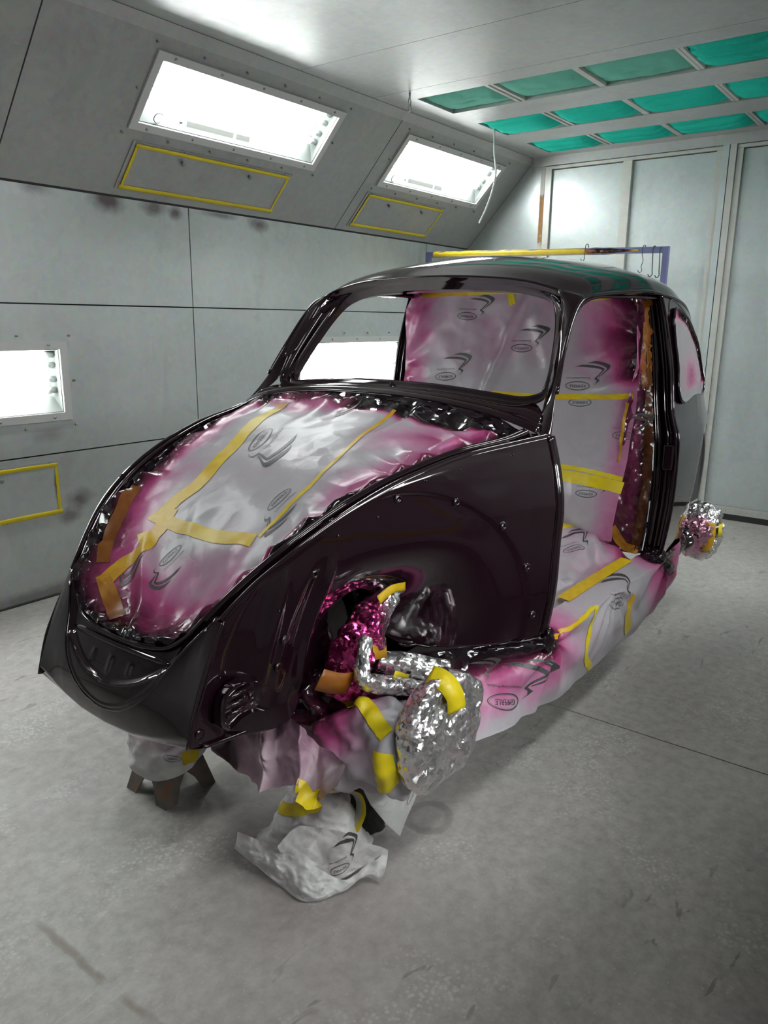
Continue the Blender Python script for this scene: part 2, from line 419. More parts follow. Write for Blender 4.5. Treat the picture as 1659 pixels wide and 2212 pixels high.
for x0, x1 in FX:
    for (a0, a1), (b0, b1) in zip(FYB, FYB[1:]):
        m = MB(); y0, y1 = b1, a0
        m.box((x0-.01, y0, CZ+.004), (x1+.01, y0+.018, CZ+.03)); m.box((x0-.01, y1-.018, CZ+.004), (x1+.01, y1, CZ+.03))
        m.box((x0-.01, y0+.018, CZ+.012), (x1+.01, y1-.018, CZ+.03)); m.build('filter_rail', FRAMEM, cl)
rown = ['front', 'middle', 'back']; colw = ['nearest the left wall', 'second from the left wall', 'third from the left wall', 'fourth from the left wall', 'farthest from the left wall']
for r, (x0, x1) in enumerate(FX):
    for c, (y0, y1) in enumerate(FYB):
        used = r == 0 and c < 3
        sag = .036 if not used else .030
        random.seed(r*10+c)
        ph = random.random()*6; tilt = random.uniform(-.4, .4)
        def pf(u, v, x0=x0-.012, x1=x1+.012, y0=y0-.012, y1=y1+.012, used=used, ph=ph, tilt=tilt, sag=sag):
            x = x0+(x1-x0)*u; y = y0+(y1-y0)*v
            e = (1-abs(2*u-1)**4)*(1-abs(2*v-1)**6)
            z = CZ+.027-sag*e*(.55+.45*math.sin(math.pi*u))
            if not used:
                q = u*4.2+tilt*(v-.5)*2+.35*nz((x*2, y*4, 1), 1.5, r+c)
                z -= .034*e*(abs(math.sin(q*math.pi))**.55-.5)
            else:
                z -= .010*e*nz((x, y, 0), 9, c)
                z += .012*math.exp(-((u-.55)/.03)**2-((v-.5)/.12)**4)
            return (x, y, z+.003*nz((x, y, 3), 30))
        v, f = grid(34, 36, pf)
        o = obj('filter_pad', v, f, FILT_USED if used else FILT, None, True, .02, offset=1.0)
        tag(o, '%s green ceiling filter pad, %s row, %s' % ('dusty pale' if used else 'rippled bright', rown[r], colw[c]), 'filter', 'ceiling filter pads')

# ceiling eye hook and the hanging white cable
hk = MB(); hp = V(4.02, 2.87, CZ)
hk.tube([hp, hp-V(0,0,.03)], .006, 8)
ring = lambda c, r, ax=0: [c+V(r*math.cos(a) if ax == 0 else 0, r*math.cos(a) if ax else 0, r*1.7*math.sin(a)) for a in np.linspace(0, 2*math.pi, 14)[:-1]]
hk.tube(ring(hp-V(0,0,.05), .012), .0035, 6, closed=True); hk.tube(ring(hp-V(0,0,.085), .011, 1), .0035, 6, closed=True)
o = hk.build('ceiling_hook', SCREW, smooth=True); tag(o, 'small steel eye hook and link hanging from the ceiling seam', 'hook')
cp = spl([at_x(1068, 283, 5.0), at_x(1068, 330, 5.0), at_x(1071, 372, 5.0), at_x(1064, 410, 5.0), at_x(1050, 450, 5.0), at_x(1035, 482, 5.0)])
p0 = cp(0); top = V(p0[0], p0[1], CZ+.02)
o = MB().tube([top]+[V(*cp(t)) for t in np.linspace(0.02, 1, 30)], .006, 8).build('hanging_cable', mat('cable_white', (.72, .72, .70), .45), smooth=True)
tag(o, 'thin white cable dangling from the ceiling in front of the far lamp', 'cable')

# back wall ------------------------------------------------------------
bw = MB().box((RX1+.03, RY0, 0), (RX1+.05, RY1, CZ)).build('wall_back', DARKGAP)
tag(bw, 'grey metal back wall of the booth around the double doors', 'wall', kind='structure')
def MBK(a, b, c): return V(RX1-c, a, b)
for sg in (1, -1):
    def yy(y): return BC+sg*(y-BC)
    # side filler beside the door, clipped under the slope by the hip panels
    v = [MBK(yy(3.11), 0, 0), MBK(yy(3.74), 0, 0), MBK(yy(3.74), SZ, 0), MBK(yy(3.116), CZ, 0), MBK(yy(3.11), CZ, 0)]
    v += [p+V(.02, 0, 0) for p in v]
    obj('panel', v, [(0,1,2,3,4), (9,8,7,6,5)]+[(i, (i+5), (i+1) % 5+5, (i+1) % 5) for i in range(5)], BACK, bw, False)
    a, b = sorted((yy(3.05), yy(3.108)))
    plate_with_holes((a, 0), (b, 2.69), [], .02, lambda p, q, c: MBK(p, q, c+.012), BACK, bw, 'jamb_plate')
    a, b = sorted((yy(3.012), yy(3.048)))
    plate_with_holes((a, 0), (b, 2.69), [], .05, lambda p, q, c: MBK(p, q, c+.03), RUST if sg > 0 else FRAMEM, bw, 'door_post')
plate_with_holes((2*BC-SY, 2.672), (SY, CZ), [], .03, lambda p, q, c: MBK(p, q, c+.045), CEIL, bw, 'header_angle')
SWEEP = RUBBER
for k, sg in enumerate((1, -1)):
    def yy(y): return BC+sg*(y-BC)
    d = empty('door_%d' % (k+1), (RX1-.02, yy(2.33), 0), 'galvanised metal booth door leaf, %s of the pair' % ('left' if sg > 0 else 'right'), 'door', kind='structure')
    def plate(y0, y1, z0, z1, c, th, m, name):
        a, b = sorted((yy(y0), yy(y1)))
        return plate_with_holes((a, z0), (b, z1), [], th, lambda p, q, cc: MBK(p, q, cc+c), m, d, name)
    plate(2.955, 2.365, .10, 2.640, .004, .02, BACK, 'door_panel')
    plate(2.296, 1.690, .10, 2.640, .004, .02, BACK, 'door_panel')
    plate(2.365, 2.296, .10, 2.645, .034, .05, FRAMEM, 'stile')
    plate(3.010, 2.957, .07, 2.645, .028, .05, FRAMEM, 'stile')
    plate(1.688, 1.648, .07, 2.645, .028, .05, FRAMEM, 'stile')
    plate(1.646, 1.603, .05, 2.69, .040, .05, BACK if sg > 0 else FRAMEM, 'meeting_stile')
    plate(3.010, 1.603, 2.646, 2.668, .030, .04, FRAMEM, 'rail')
    plate(3.010, 1.648, .045, .098, .028, .05, FRAMEM, 'rail')
    plate(3.010, 1.603, .0, .043, .03, .04, SWEEP, 'door_sweep')
    m = MB()
    for y in np.arange(2.98, 1.66, -.075): m.lathe(MBK(yy(y), .07, .028), (-1, 0, 0), [(0, .004), (.003, .004)], 6)
    m.build('rivet_row', SCREW, d)
# front wall behind the photographer
fw_ = MB().box((RX0-.05, RY0, 0), (RX0-.03, RY1, CZ)).build('wall_front', DARKGAP)
tag(fw_, 'plain metal front wall behind the viewer', 'wall', kind='structure')
v = [V(RX0, RY0, 0), V(RX0, RY1, 0), V(RX0, RY1, SZ), V(RX0, SY, CZ), V(RX0, 2*BC-SY, CZ), V(RX0, RY0, SZ)]
v += [p-V(.02, 0, 0) for p in v]
obj('panel', v, [(5,4,3,2,1,0), tuple(range(6, 12))]+[(i, (i+1) % 6, (i+1) % 6+6, i+6) for i in range(6)], WALL, fw_, False)

# lamps ---------------------------------------------------------------
def lamp(M, a0, a1, b0, b1, label, group, detail=True):
    """M maps (along, up, out) to world"""
    c = M((a0+a1)/2, (b0+b1)/2, 0)
    e = empty('light_fixture', c, label, 'lamp', group)
    fw, dp = .04, .095
    plate_with_holes((a0, b0), (a1, b1), [(a0+fw, b0+fw, a1-fw, b1-fw)], .012, lambda p, q, z: M(p, q, z+.0125), LAMPW, e, 'frame')
    i0, i1, j0, j1 = a0+fw+.003, a1-fw-.003, b0+fw+.003, b1-fw-.003
    q = [M(i0,j0,-.003), M(i1,j0,-.003), M(i1,j1,-.003), M(i0,j1,-.003)]
    r = [M(i0,j0+.085,-dp), M(i1,j0+.085,-dp), M(i1,j1-.015,-dp), M(i0,j1-.015,-dp)]
    obj('housing', q+r, [(4,7,6,5)[::-1], (0,1,5,4)[::-1], (1,2,6,5)[::-1], (2,3,7,6)[::-1], (3,0,4,7)[::-1]], HOUSING, e, False)
    H = j1-j0
    for k in range(4):
        bq = j0+H*(.36+.175*k)+(.012 if k > 1 else -.004)
        mt = MB().tube([M(i0+.055, bq, -.052), M(i1-.055, bq, -.052)], .0185, 10).build('tube', TUBEM, e, True)
        for s0, s1 in ((i0+.004, i0+.054), (i1-.054, i1-.004)):
            MB().tube([M(s0, bq, -.052), M(s1, bq, -.052)], .017, 8).build('tube_cap', TCAP, mt, True)
    obj('glass_pane', [M(i0,j0,-.002), M(i1,j0,-.002), M(i1,j1,-.002), M(i0,j1,-.002)], [(0,1,2,3)], GLASS, e, False)
    if detail:
        out = (M(0,0,1)-M(0,0,0))
        for k in range(5):
            for b in (b0+.0175, b1-.0175):
                MB().lathe(M(a0+.1+(a1-a0-.2)*k/4, b, .0125), out, [(0, .0065), (.004, .0065), (.006, .003)], 8).build('screw', SCREW, e, True)
        # studs on the panel round the frame
        for k in range(6):
            for b in (b0-.03, b1+.028):
                MB().lathe(M(a0-.02+(a1-a0+.04)*k/5, b, 0), out, [(0, .0055), (.012, .0055)], 6).build('stud', SCREW, e, True)
        for a in (a0-.03, a1+.03):
            MB().lathe(M(a, (b0+b1)/2, 0), out, [(0, .0055), (.012, .0055)], 6).build('stud', SCREW, e, True)
        # printed nameplates behind the glass
        pl = j0+.012
        z = -.02
        obj('rating_label', [M(i0+.30,pl,z), M(i0+.62,pl,z), M(i0+.62,pl+.032,z-.012), M(i0+.30,pl+.032,z-.012)], [(0,1,2,3)], LABELM, e, False)
        obj('rating_label', [M(i0+.64,pl,z), M(i0+.74,pl,z), M(i0+.74,pl+.032,z-.012), M(i0+.64,pl+.032,z-.012)], [(0,1,2,3)], LABELM, e, False)
        arc = [M(i0+.11+.026*math.cos(t), j0+.034+.026*math.sin(t), -.006) for t in np.linspace(.9, 5.4, 12)]
        MB().tube(arc, .0025, 5).build('nameplate_mark', PLATE_INK, e)
        MB().lathe(M(i0+.26, j0+.034, -.03), out, [(0, .008), (.01, .008)], 8).build('latch_knob', SCREW, e, True)
    return e
for sgn, nm in ((1, 'left'), (-1, 'right')):
    MW, MS = side(sgn)
    for i, (a, b) in enumerate(SLX):
        wh = ['behind the viewer', 'above the car nose, nearer the viewer', 'beside the filter bays, near the back wall'][i]
        lamp(MS, a, b, .391, .791, 'four-tube lamp in the %s sloping panel, %s' % (nm, wh), 'sloping panel lamps', sgn > 0 and i > 0)
    for i, (a, b) in enumerate(WLX):
        wh = ['in front of the car nose', 'seen through the windscreen opening'][i] if sgn > 0 else ['near the viewer', 'near the back wall'][i]
        lamp(MW, a, b, *WLZ, 'four-tube lamp set in the %s wall, %s' % (nm, wh), 'wall lamps', sgn > 0)

# taped access panels -------------------------------------------------
KNOB = mat('panel_knob', (.25, .25, .24), .4, .7)
def access(M, c4, label, m_plate, tilt=0):
    """c4: (a0,a1,b0,b1) outline of the tape"""
    a0, a1, b0, b1 = c4; out = M(0,0,1)-M(0,0,0)
    e = empty('access_panel', M((a0+a1)/2, b0, 0), label, 'access panel', 'taped access panels')
    plate_with_holes((a0-.03, b0-.02), (a1+.03, b1+.02), [], .006, lambda p, q, z: M(p, q, z+.006), m_plate, e, 'cover_plate')
    plate_with_holes((a0+.006, b0+.006), (a1-.006, b1-.006), [], .004, lambda p, q, z: M(p, q, z+.010), m_plate, e, 'door_plate')
    def strip(p, q, wd, j):
        P0, P1 = Vector((*p, 0)), Vector((*q, 0)); d = (P1-P0).normalized(); n = V(-d.y, d.x, 0)
        def fn(u, v):
            x = P0.lerp(P1, u)+n*(wd*(v-.5)+.0015*nz((u*9, v, j), 1.7)); return M(x.x, x.y, .0125+.0012*nz((u*6, v, j), 2.3))
        vv, ff = grid(24, 3, fn); obj('tape_strip', vv, ff, TAPE, e, True, .0006)
    strip((a0-.015, b0), (a1+.015, b0), .024, 1); strip((a0-.01, b1), (a1+.01, b1), .021, 2)
    strip((a0, b0), (a0, b1), .018, 3); strip((a1, b0), (a1, b1), .018, 4)
    for t in (.27, .72):
        p = M(a0+(a1-a0)*t, b1-.04, .010); MB().lathe(p, out, [(0, .008), (.012, .008), (.02, .012), (.024, .008)], 10).build('knob', KNOB, e, True)
    for t in np.linspace(.03, .97, 5):
        for b in (b0-.014, b1+.014): MB().lathe(M(a0+(a1-a0)*t, b, .006), out, [(0, .004), (.004, .003)], 6).build('screw', SCREW, e, True)
MW, MS = side(1)
access(MS, (2.59, 3.67, .070, .312), 'metal access panel edged in yellow tape under the nearer sloping lamp', SLOPE)
access(MS, (4.475, 5.40, .070, .312), 'metal access panel edged in yellow tape under the farther sloping lamp', SLOPE)
access(MW, (1.05, 2.115, .455, .705), 'metal access panel edged in yellow tape low on the left wall', WALL)
MWr, MSr = side(-1)
access(MWr, (1.05, 2.115, .455, .705), 'metal access panel edged in yellow tape low on the right wall', WALL)

# ================================================================= CAR BODY
def paintmat():
    m = mat('wet_black_cherry_paint', (.010, .0032, .0062), .06, spec=.5, coat=.6); t = NT(m); p = t.objc()
    t.set(Normal=t.bump(t.noise(p, 260, 2, .5), .02, .001), Specular_Tint=(1, .90, .94), Coat_Tint=(1, .93, .96)); return m
PAINT = paintmat()
def cw(x, y, z): return V(x, YC+y, z)
car = empty('car_body', cw(2.5, 0, 0), 'stripped glossy black rounded two-door car shell without fenders, doors or hood', 'car')
def loft(sections, nu, nv):
    C = [spl(s_) for s_ in sections]
    cols = []
    for j in range(nv):
        cols.append(spl([c(j/(nv-1)) for c in C]))
    v = []; f = []
    # common parameter across sections (not arc length) keeps rows aligned
    n = len(sections)
    P = np.array([[c(j/(nv-1)) for j in range(nv)] for c in C])       # n x nv x 3
    Q = np.concatenate([2*P[:1]-P[1:2], P, 2*P[-1:]-P[-2:-1]])
    for i in range(nu):
        t = i/(nu-1)*(n-1); k = min(int(t), n-2); a = t-k
        p0, p1, p2, p3 = Q[k], Q[k+1], Q[k+2], Q[k+3]
        r = .5*((2*p1)+(-p0+p2)*a+(2*p0-5*p1+4*p2-p3)*a*a+(-p0+3*p1-3*p2+p3)*a**3)
        v += [Vector(x) for x in r]
    for i in range(nu-1):
        for j in range(nv-1): f.append((i*nv+j, (i+1)*nv+j, (i+1)*nv+j+1, i*nv+j+1))
    return v, f
def strip(c0, c1, nu, nv, bulge=0.0, nrm=None):
    A, B = spl(c0), spl(c1)
    def fn(u, v):
        p = A(u)*(1-v)+B(u)*v
        if bulge: p = p+np.array(nrm)*bulge*4*v*(1-v)
        return p
    return grid(nu, nv, fn)
def sgnpts(pts, s): return [(x, YC+s*y, z) for x, y, z in pts]
def mirror_line(pts): return sgnpts(pts, -1)+sgnpts(pts[:-1], 1)[::-1]   # pts end on the centre line
def weld(mb, d=.0004):
    bm = bmesh.new(); vs = [bm.verts.new(p) for p in mb.v]
    for q in mb.f:
        try: bm.faces.new([vs[i] for i in q])
        except ValueError: pass
    bmesh.ops.remove_doubles(bm, verts=bm.verts, dist=d)
    bmesh.ops.recalc_face_normals(bm, faces=bm.faces)
    v = [p.co.copy() for p in bm.verts]; bm.verts.index_update(); f = [tuple(x.index for x in q.verts) for q in bm.faces]; bm.free()
    return v, f
G_A = [(2.0,.628,1.13),(2.105,.590,1.248),(2.146,.578,1.313),(2.187,.568,1.365),(2.277,.553,1.473),(2.318,.551,1.507),(2.36,.553,1.526)]
WO = [(2.055,0,1.232),(2.06,.2,1.228),(2.075,.38,1.213),(2.09,.475,1.205),(2.108,.53,1.215),(2.13,.552,1.245),(2.185,.545,1.335),(2.262,.522,1.45),(2.30,.505,1.51),(2.322,.475,1.549),(2.318,.36,1.578),(2.305,.18,1.595),(2.30,0,1.60)]
WI = [(2.085,0,1.262),(2.09,.2,1.258),(2.105,.38,1.243),(2.118,.46,1.236),(2.132,.505,1.243),(2.150,.522,1.262),(2.205,.513,1.335),(2.288,.483,1.445),(2.335,.45,1.51),(2.352,.41,1.54),(2.35,.33,1.562),(2.34,.2,1.578),(2.335,0,1.583)]
# --- roof + pillars + rear as one welded skin
roof_sec = [
    [(2.36,.553,1.526),(2.322,.475,1.549),(2.318,.36,1.578),(2.305,.18,1.595),(2.30,0,1.60)],
    [(2.47,.557,1.538),(2.455,.50,1.585),(2.445,.37,1.622),(2.44,.19,1.643),(2.44,0,1.65)],
    [(2.655,.564,1.55),(2.655,.512,1.604),(2.655,.385,1.648),(2.655,.195,1.679),(2.655,0,1.688)],
    [(2.874,.572,1.560),(2.874,.52,1.614),(2.874,.395,1.658),(2.874,.2,1.690),(2.874,0,1.70)],
    [(3.0,.576,1.555),(3.0,.523,1.611),(3.0,.40,1.656),(3.0,.2,1.690),(3.0,0,1.70)],
    [(3.3,.566,1.53),(3.3,.515,1.590),(3.3,.39,1.64),(3.3,.2,1.67),(3.3,0,1.68)],
    [(3.6,.524,1.46),(3.6,.470,1.53),(3.6,.36,1.58),(3.6,.18,1.61),(3.6,0,1.615)],
    [(3.9,.448,1.345),(3.9,.39,1.41),(3.9,.30,1.45),(3.9,.15,1.475),(3.9,0,1.48)],
    [(4.15,.35,1.20),(4.15,.30,1.235),(4.15,.22,1.265),(4.15,.11,1.285),(4.15,0,1.29)],
    [(4.35,.25,1.005),(4.35,.20,1.03),(4.35,.15,1.05),(4.35,.07,1.06),(4.35,0,1.065)],
    [(4.48,.16,.76),(4.48,.13,.78),(4.48,.10,.79),(4.48,.05,.80),(4.48,0,.80)]]
sk = MB()
sk.add(*loft([mirror_line(s_) for s_ in roof_sec], 110, 65))
for s_ in (-1, 1):
    a = sgnpts(G_A, s_)
    b = sgnpts([(1.99,.600,1.140),(2.06,.572,1.19),(2.13,.552,1.245),(2.185,.545,1.335),(2.262,.522,1.45),(2.30,.505,1.51),(2.322,.475,1.549)], s_)
    sk.add(*strip(a, b, 44, 9, .008, (-.6, .5*s_, .2)))
v, f = weld(sk)
roof = obj('roof_and_pillars', v, f, PAINT, car, True, .004)
# --- drip rail over the door openings
for s_ in (-1, 1):
    pts = sgnpts([(2.105,.592,1.248),(2.187,.570,1.365),(2.277,.555,1.473),(2.318,.553,1.508),(2.36,.555,1.527),(2.47,.559,1.539),(2.655,.566,1.551),(2.874,.574,1.561),(3.0,.578,1.556),(3.3,.568,1.531),(3.5,.540,1.488),(3.7,.502,1.425)], s_)
    c = spl(pts); MB().tube([V(*c(t)) for t in np.linspace(0, 1, 70)], .006, 8).build('drip_rail', PAINT, car, True)
    # inner cant rail (door opening lining)
    a = sgnpts([(2.155,.565,1.30),(2.277,.548,1.466),(2.36,.548,1.518),(2.655,.559,1.543),(3.0,.571,1.547)], s_)
    b = sgnpts([(2.20,.53,1.33),(2.31,.50,1.47),(2.40,.485,1.522),(2.655,.492,1.548),(3.0,.50,1.548)], s_)
    v, f = strip(a, b, 40, 5); obj('cant_rail', v, f, PAINT, car, True, .012)
# --- windscreen frame ring with its stepped seat
ringO = sgnpts(WO, -1)+sgnpts(WO[1:-1], 1)[::-1]; ringI = sgnpts(WI, -1)+sgnpts(WI[1:-1], 1)[::-1]
CO, CI = spl(ringO, True), spl(ringI, True)
# matched parameters: sample both by index
def by_index(P, n):
    N = len(P); Q = np.array(P); out = []
    for k in range(n):
        t = k/n*N; i = int(t) % N; a = t-int(t)
        p0, p1, p2, p3 = Q[(i-1) % N], Q[i], Q[(i+1) % N], Q[(i+2) % N]
        out.append(.5*((2*p1)+(-p0+p2)*a+(2*p0-5*p1+4*p2-p3)*a*a+(-p0+3*p1-3*p2+p3)*a**3))
    return np.array(out)
NO = 240; RO, RI = by_index(ringO, NO), by_index(ringI, NO)
prof = [(0, .000), (.10, -.004), (.22, .004), (.34, .016), (.62, .018), (.80, .012), (1.0, .012), (1.04, .030), (1.02, .060)]   # fraction, inward depth
vv = []; ff = []
for k in range(NO):
    o_, i_ = RO[k], RI[k]
    for a, d in prof: vv.append(Vector(o_*(1-a)+i_*a)+V(.82, 0, -.4)*d)
m_ = len(prof)
for k in range(NO):
    for j in range(m_-1): ff.append((k*m_+j, ((k+1) % NO)*m_+j, ((k+1) % NO)*m_+j+1, k*m_+j+1))
obj('windscreen_frame', vv, ff, PAINT, car, True)
# inner header and dash lining behind the frame
hd0 = mirror_line([(2.30,.50,1.47),(2.36,.42,1.535),(2.37,.33,1.556),(2.36,.2,1.571),(2.355,0,1.577)])
hd1 = mirror_line([(2.36,.49,1.50),(2.43,.42,1.525),(2.45,.33,1.54),(2.46,.2,1.548),(2.46,0,1.552)])
v, f = strip(hd0, hd1, 60, 5); obj('header_rail', v, f, PAINT, car, True, .02)
# --- cowl
KC = [(1.99,.600,1.140),(1.972,.54,1.163),(1.960,.45,1.188),(1.945,.25,1.216),(1.94,0,1.225)]
WB = [(2.065,.568,1.192),(2.10,.525,1.212),(2.09,.46,1.206),(2.075,.36,1.215),(2.06,.2,1.228),(2.055,0,1.232)]
A_, B_ = spl(mirror_line(KC)), spl(mirror_line(WB))
def cowl(u, v):
    p = A_(u)*(1-v)+B_(u)*v
    p = p+np.array((0, 0, .010))*math.sin(math.pi*v)
    p = p+np.array((0, 0, -.012))*math.exp(-((v-.42)/.07)**2)+np.array((-.002, 0, .006))*math.exp(-((v-.12)/.06)**2)
    return p
v, f = grid(90, 26, cowl); obj('cowl', v, f, PAINT, car, True, .004)
MB().lathe(cw(2.06, -.03, 1.236), (-.5, 0, .86), [(0, .012), (.006, .012), (.008, .006), (.018, .006)], 12).build('wiper_boss', PAINT, car, True)
for s_ in (-1, 1):
    MB().lathe(cw(2.05, s_*.578, 1.178), (-.5, s_*.8, .3), [(0, .016), (.003, .016), (.004, .009), (-.008, .008)], 14, False).build('antenna_hole', PAINT, car, True)
# --- hood channel between fender edge E and hood lip L
EC = [(1.992,.626,1.136),(1.907,.592,1.128),(1.735,.538,1.112),(1.608,.501,1.089),(1.487,.467,1.058),(1.374,.436,1.016),(1.273,.403,.965),(1.204,.374,.920),(1.143,.340,.872),(1.100,.317,.830),(1.069,.302,.795)]
LC = [(1.972,.560,1.150),(1.89,.543,1.133),(1.727,.494,1.115),(1.600,.459,1.090),(1.480,.425,1.058),(1.368,.396,1.017),(1.268,.364,.967),(1.199,.336,.922),(1.140,.305,.875),(1.090,.277,.828),(1.052,.252,.787)]
EN = [(1.069,.302,.795),(1.012,.304,.695),(.981,.306,.631),(.948,.302,.531)]
def idx_curve(P):
    Q = np.array(P); Q = np.vstack([2*Q[0]-Q[1], Q, 2*Q[-1]-Q[-2]]); n = len(P)
    def c(u):
        t = u*(n-1); k = min(int(t), n-2); a = t-k; p0, p1, p2, p3 = Q[k], Q[k+1], Q[k+2], Q[k+3]
        return .5*((2*p1)+(-p0+p2)*a+(2*p0-5*p1+4*p2-p3)*a*a+(-p0+3*p1-3*p2+p3)*a**3)
    return c
for s_ in (-1, 1):
    e_, l_ = idx_curve(sgnpts(EC, s_)), idx_curve(sgnpts(LC, s_))
    prof = [(-.05,-.012),(0,0),(.10,.008),(.22,.008),(.32,-.003),(.42,-.016),(.60,-.018),(.72,-.008),(.80,.004),(.92,.007),(1.0,.003),(1.04,-.03)]
    def ch(u, v):
        j = v*(len(prof)-1); k = min(int(j), len(prof)-2); a = j-k
        fr = prof[k][0]*(1-a)+prof[k+1][0]*a; h = prof[k][1]*(1-a)+prof[k+1][1]*a
        e, l = e_(u), l_(u); tn = e_(min(1, u+.01))-e_(max(0, u-.01)); nn = np.cross(tn, l-e); nn /= np.linalg.norm(nn)
        if nn[2] < 0: nn = -nn
        return e*(1-fr)+l*fr+nn*h
    v, f = grid(110, len(prof)*2-1, ch); obj('hood_channel', v, f, PAINT, car, True)
# --- nose apron with spare wheel well relief
TY = [(0,.993,.697),(.11,.998,.700),(.175,1.010,.714),(.215,1.028,.745),(.25,1.05,.785),(.28,1.064,.802),(.302,1.069,.795)]
BY = [(0,.950,.482),(.1,.950,.487),(.2,.949,.508),(.302,.948,.531)]
UPTS = [(-.283,.792),(-.255,.755),(-.225,.715),(-.203,.675),(-.178,.632),(-.128,.586),(-.070,.555),(0,.542),(.070,.555),(.128,.586),(.178,.632),(.203,.675),(.225,.715),(.255,.755),(.283,.792)]
_uc = spl([(a_, 0, b_) for a_, b_ in UPTS]); _us = np.array([_uc(t)[[0, 2]] for t in np.linspace(0, 1, 161)])
def u_dist(y, z):
    d = np.hypot(_us[:, 0]-y, _us[:, 1]-z); k = int(np.argmin(d))
    zz = float(np.interp(y, _us[:, 0], _us[:, 1]))
    return float(d[k])*(1 if z > zz else -1)
def tabc(T, y, k):
    y = abs(y); return float(np.interp(y, [r[0] for r in T], [r[k] for r in T]))
def nose(u, v):
    y = (u*2-1)*.302; sy = abs(y)
    if v < .06:
        b = v/.06                                          # lip rolls inward
        return (tabc(TY, y, 1)+.02*(1-b), YC+y, tabc(TY, y, 2)-.012*(1-b))
    if v > .94:
        b = (v-.94)/.06
        return (tabc(BY, y, 1)+.008+.05*b, YC+y, tabc(BY, y, 2)-.016*math.sin(b*math.pi/2))
    t = (v-.06)/.88
    x = tabc(TY, y, 1)*(1-t)+tabc(BY, y, 1)*t; z = tabc(TY, y, 2)*(1-t)+tabc(BY, y, 2)*t
    x -= (.012+.020*(1-(y/.302)**2))*math.sin(math.pi*t)**.8
    x += .010*sm(.90, 1, t)
    dU = u_dist(y, z)                                        # >0 inside the U
    x += .014*sm(-.002, .016, dU)
    if dU > .004 and z < .668:
        zm = .603+1.9*y*y
        x -= .013*sm(.010, -.006, z-zm)*sm(0, .012, dU)
        for yr in (-.072, .0, .072): x -= .0035*math.exp(-((y-yr)/.007)**2)*sm(zm+.01, zm+.022, z)*sm(.662, .652, z)
    # indent of the bumper mount near the corners
    return (x, YC+y, z)
v, f = grid(120, 110, nose); nz_o = obj('nose_apron', v, f, PAINT, car, True, .003, offset=1.0)
_nv = np.array([[p.y-YC, p.z, p.x] for p in v])
def nose_x(y, z):
    d = (_nv[:, 0]-y)**2+(_nv[:, 1]-z)**2; return float(_nv[int(np.argmin(d)), 2])
MB().tube([cw(nose_x(a_, b_)-.001, a_, b_) for a_, b_ in _us[4:-4:4]], .0045, 8).build('well_rim', PAINT, nz_o, True)
bar = [cw(nose_x(y, .683)-.004, y, .683) for y in np.linspace(-.19, .19, 16)]
MB().tube(bar, [.003]+[.008]*14+[.003], 8).build('well_bar', PAINT, nz_o, True)
led = [cw(nose_x(y, .603+1.9*y*y)-.002, y, .603+1.9*y*y) for y in np.linspace(-.15, .15, 24)]
MB().tube(led, .0042, 8).build('well_ledge', PAINT, nz_o, True)
LL = [(1.972,.560,1.153),(1.89,.543,1.137),(1.727,.494,1.119),(1.600,.459,1.094),(1.480,.425,1.062),(1.368,.396,1.021),(1.268,.364,.971),(1.199,.336,.926),(1.140,.305,.879),(1.090,.277,.832),(1.052,.250,.789),(1.03,.216,.747),(1.012,.175,.716),(1.0,.11,.702),(.995,0,.699)]
c = spl(mirror_line(LL)); MB().tube([V(*c(t)) for t in np.linspace(0, 1, 160)], .0055, 8).build('hood_opening_lip', PAINT, car, True)
for s_ in (-1, 1):
    c = spl(sgnpts(EN, s_)); MB().tube([V(*c(t)) for t in np.linspace(0, 1, 30)], .004, 8).build('nose_corner_bead', PAINT, car, True)
# --- front quarter panels (inner wheel housings)
def ytop(x): return ip(x, [(.94,.302)]+[(r[0], r[1]) for r in EC[::-1]])
YP = [(.54,.643),(.685,.662),(.823,.665),(.945,.668),(1.05,.650),(1.136,.626)]
YW = [(.9,.304),(1.1,.306),(1.3,.318),(1.45,.328),(1.55,.345),(1.65,.375),(1.8,.47),(1.95,.605),(2.0,.643)]
QT = spl(EC[::-1])
QB = spl([(.948,.302,.531),(1.04,.305,.51),(1.17,.31,.50),(1.235,.315,.53),(1.275,.32,.62),(1.33,.325,.74),(1.42,.335,.79),(1.52,.345,.74),(1.58,.36,.62),(1.64,.38,.570),(1.8,.48,.553),(1.985,.643,.54)])
def quarter_y(x, z):
    yo = ytop(x)+(ip(z, YP)-.626)*sm(1.4, 2.0, x)
    r = math.hypot(x-1.49, z-.60)/.44
    y = yo-.007*sm(.0, .012, (1-r)*.44)
    a_ = (.83-r)*.44; b_ = .918-z; hh = max(0, .08-abs(a_-b_))/.08; m_ = sm(0, .27, min(a_, b_)-hh*hh*.02)
    if x < 1.25: m_ *= sm(1.02, 1.25, x)
    y = y*(1-m_)+ip(x, YW)*m_
    if x < 1.42:                                            # pressed ribs ahead of the wheel housing
        for x0, x1, amp, wd in ((1.115, 1.20, .010, .016), (1.18, 1.29, -.012, .022), (1.235, 1.315, .012, .010)):
            xr = x0+(x1-x0)*(z-.52)/.36
            y += amp*math.exp(-((x-xr)/wd)**2)*sm(.55, .62, z)*sm(.92, .84, z)
    # round swage of the fresh air box
    q = math.hypot((x-1.775)/.075, (z-1.045)/.05); y -= .0025*sm(1.15, .3, q)
    return y
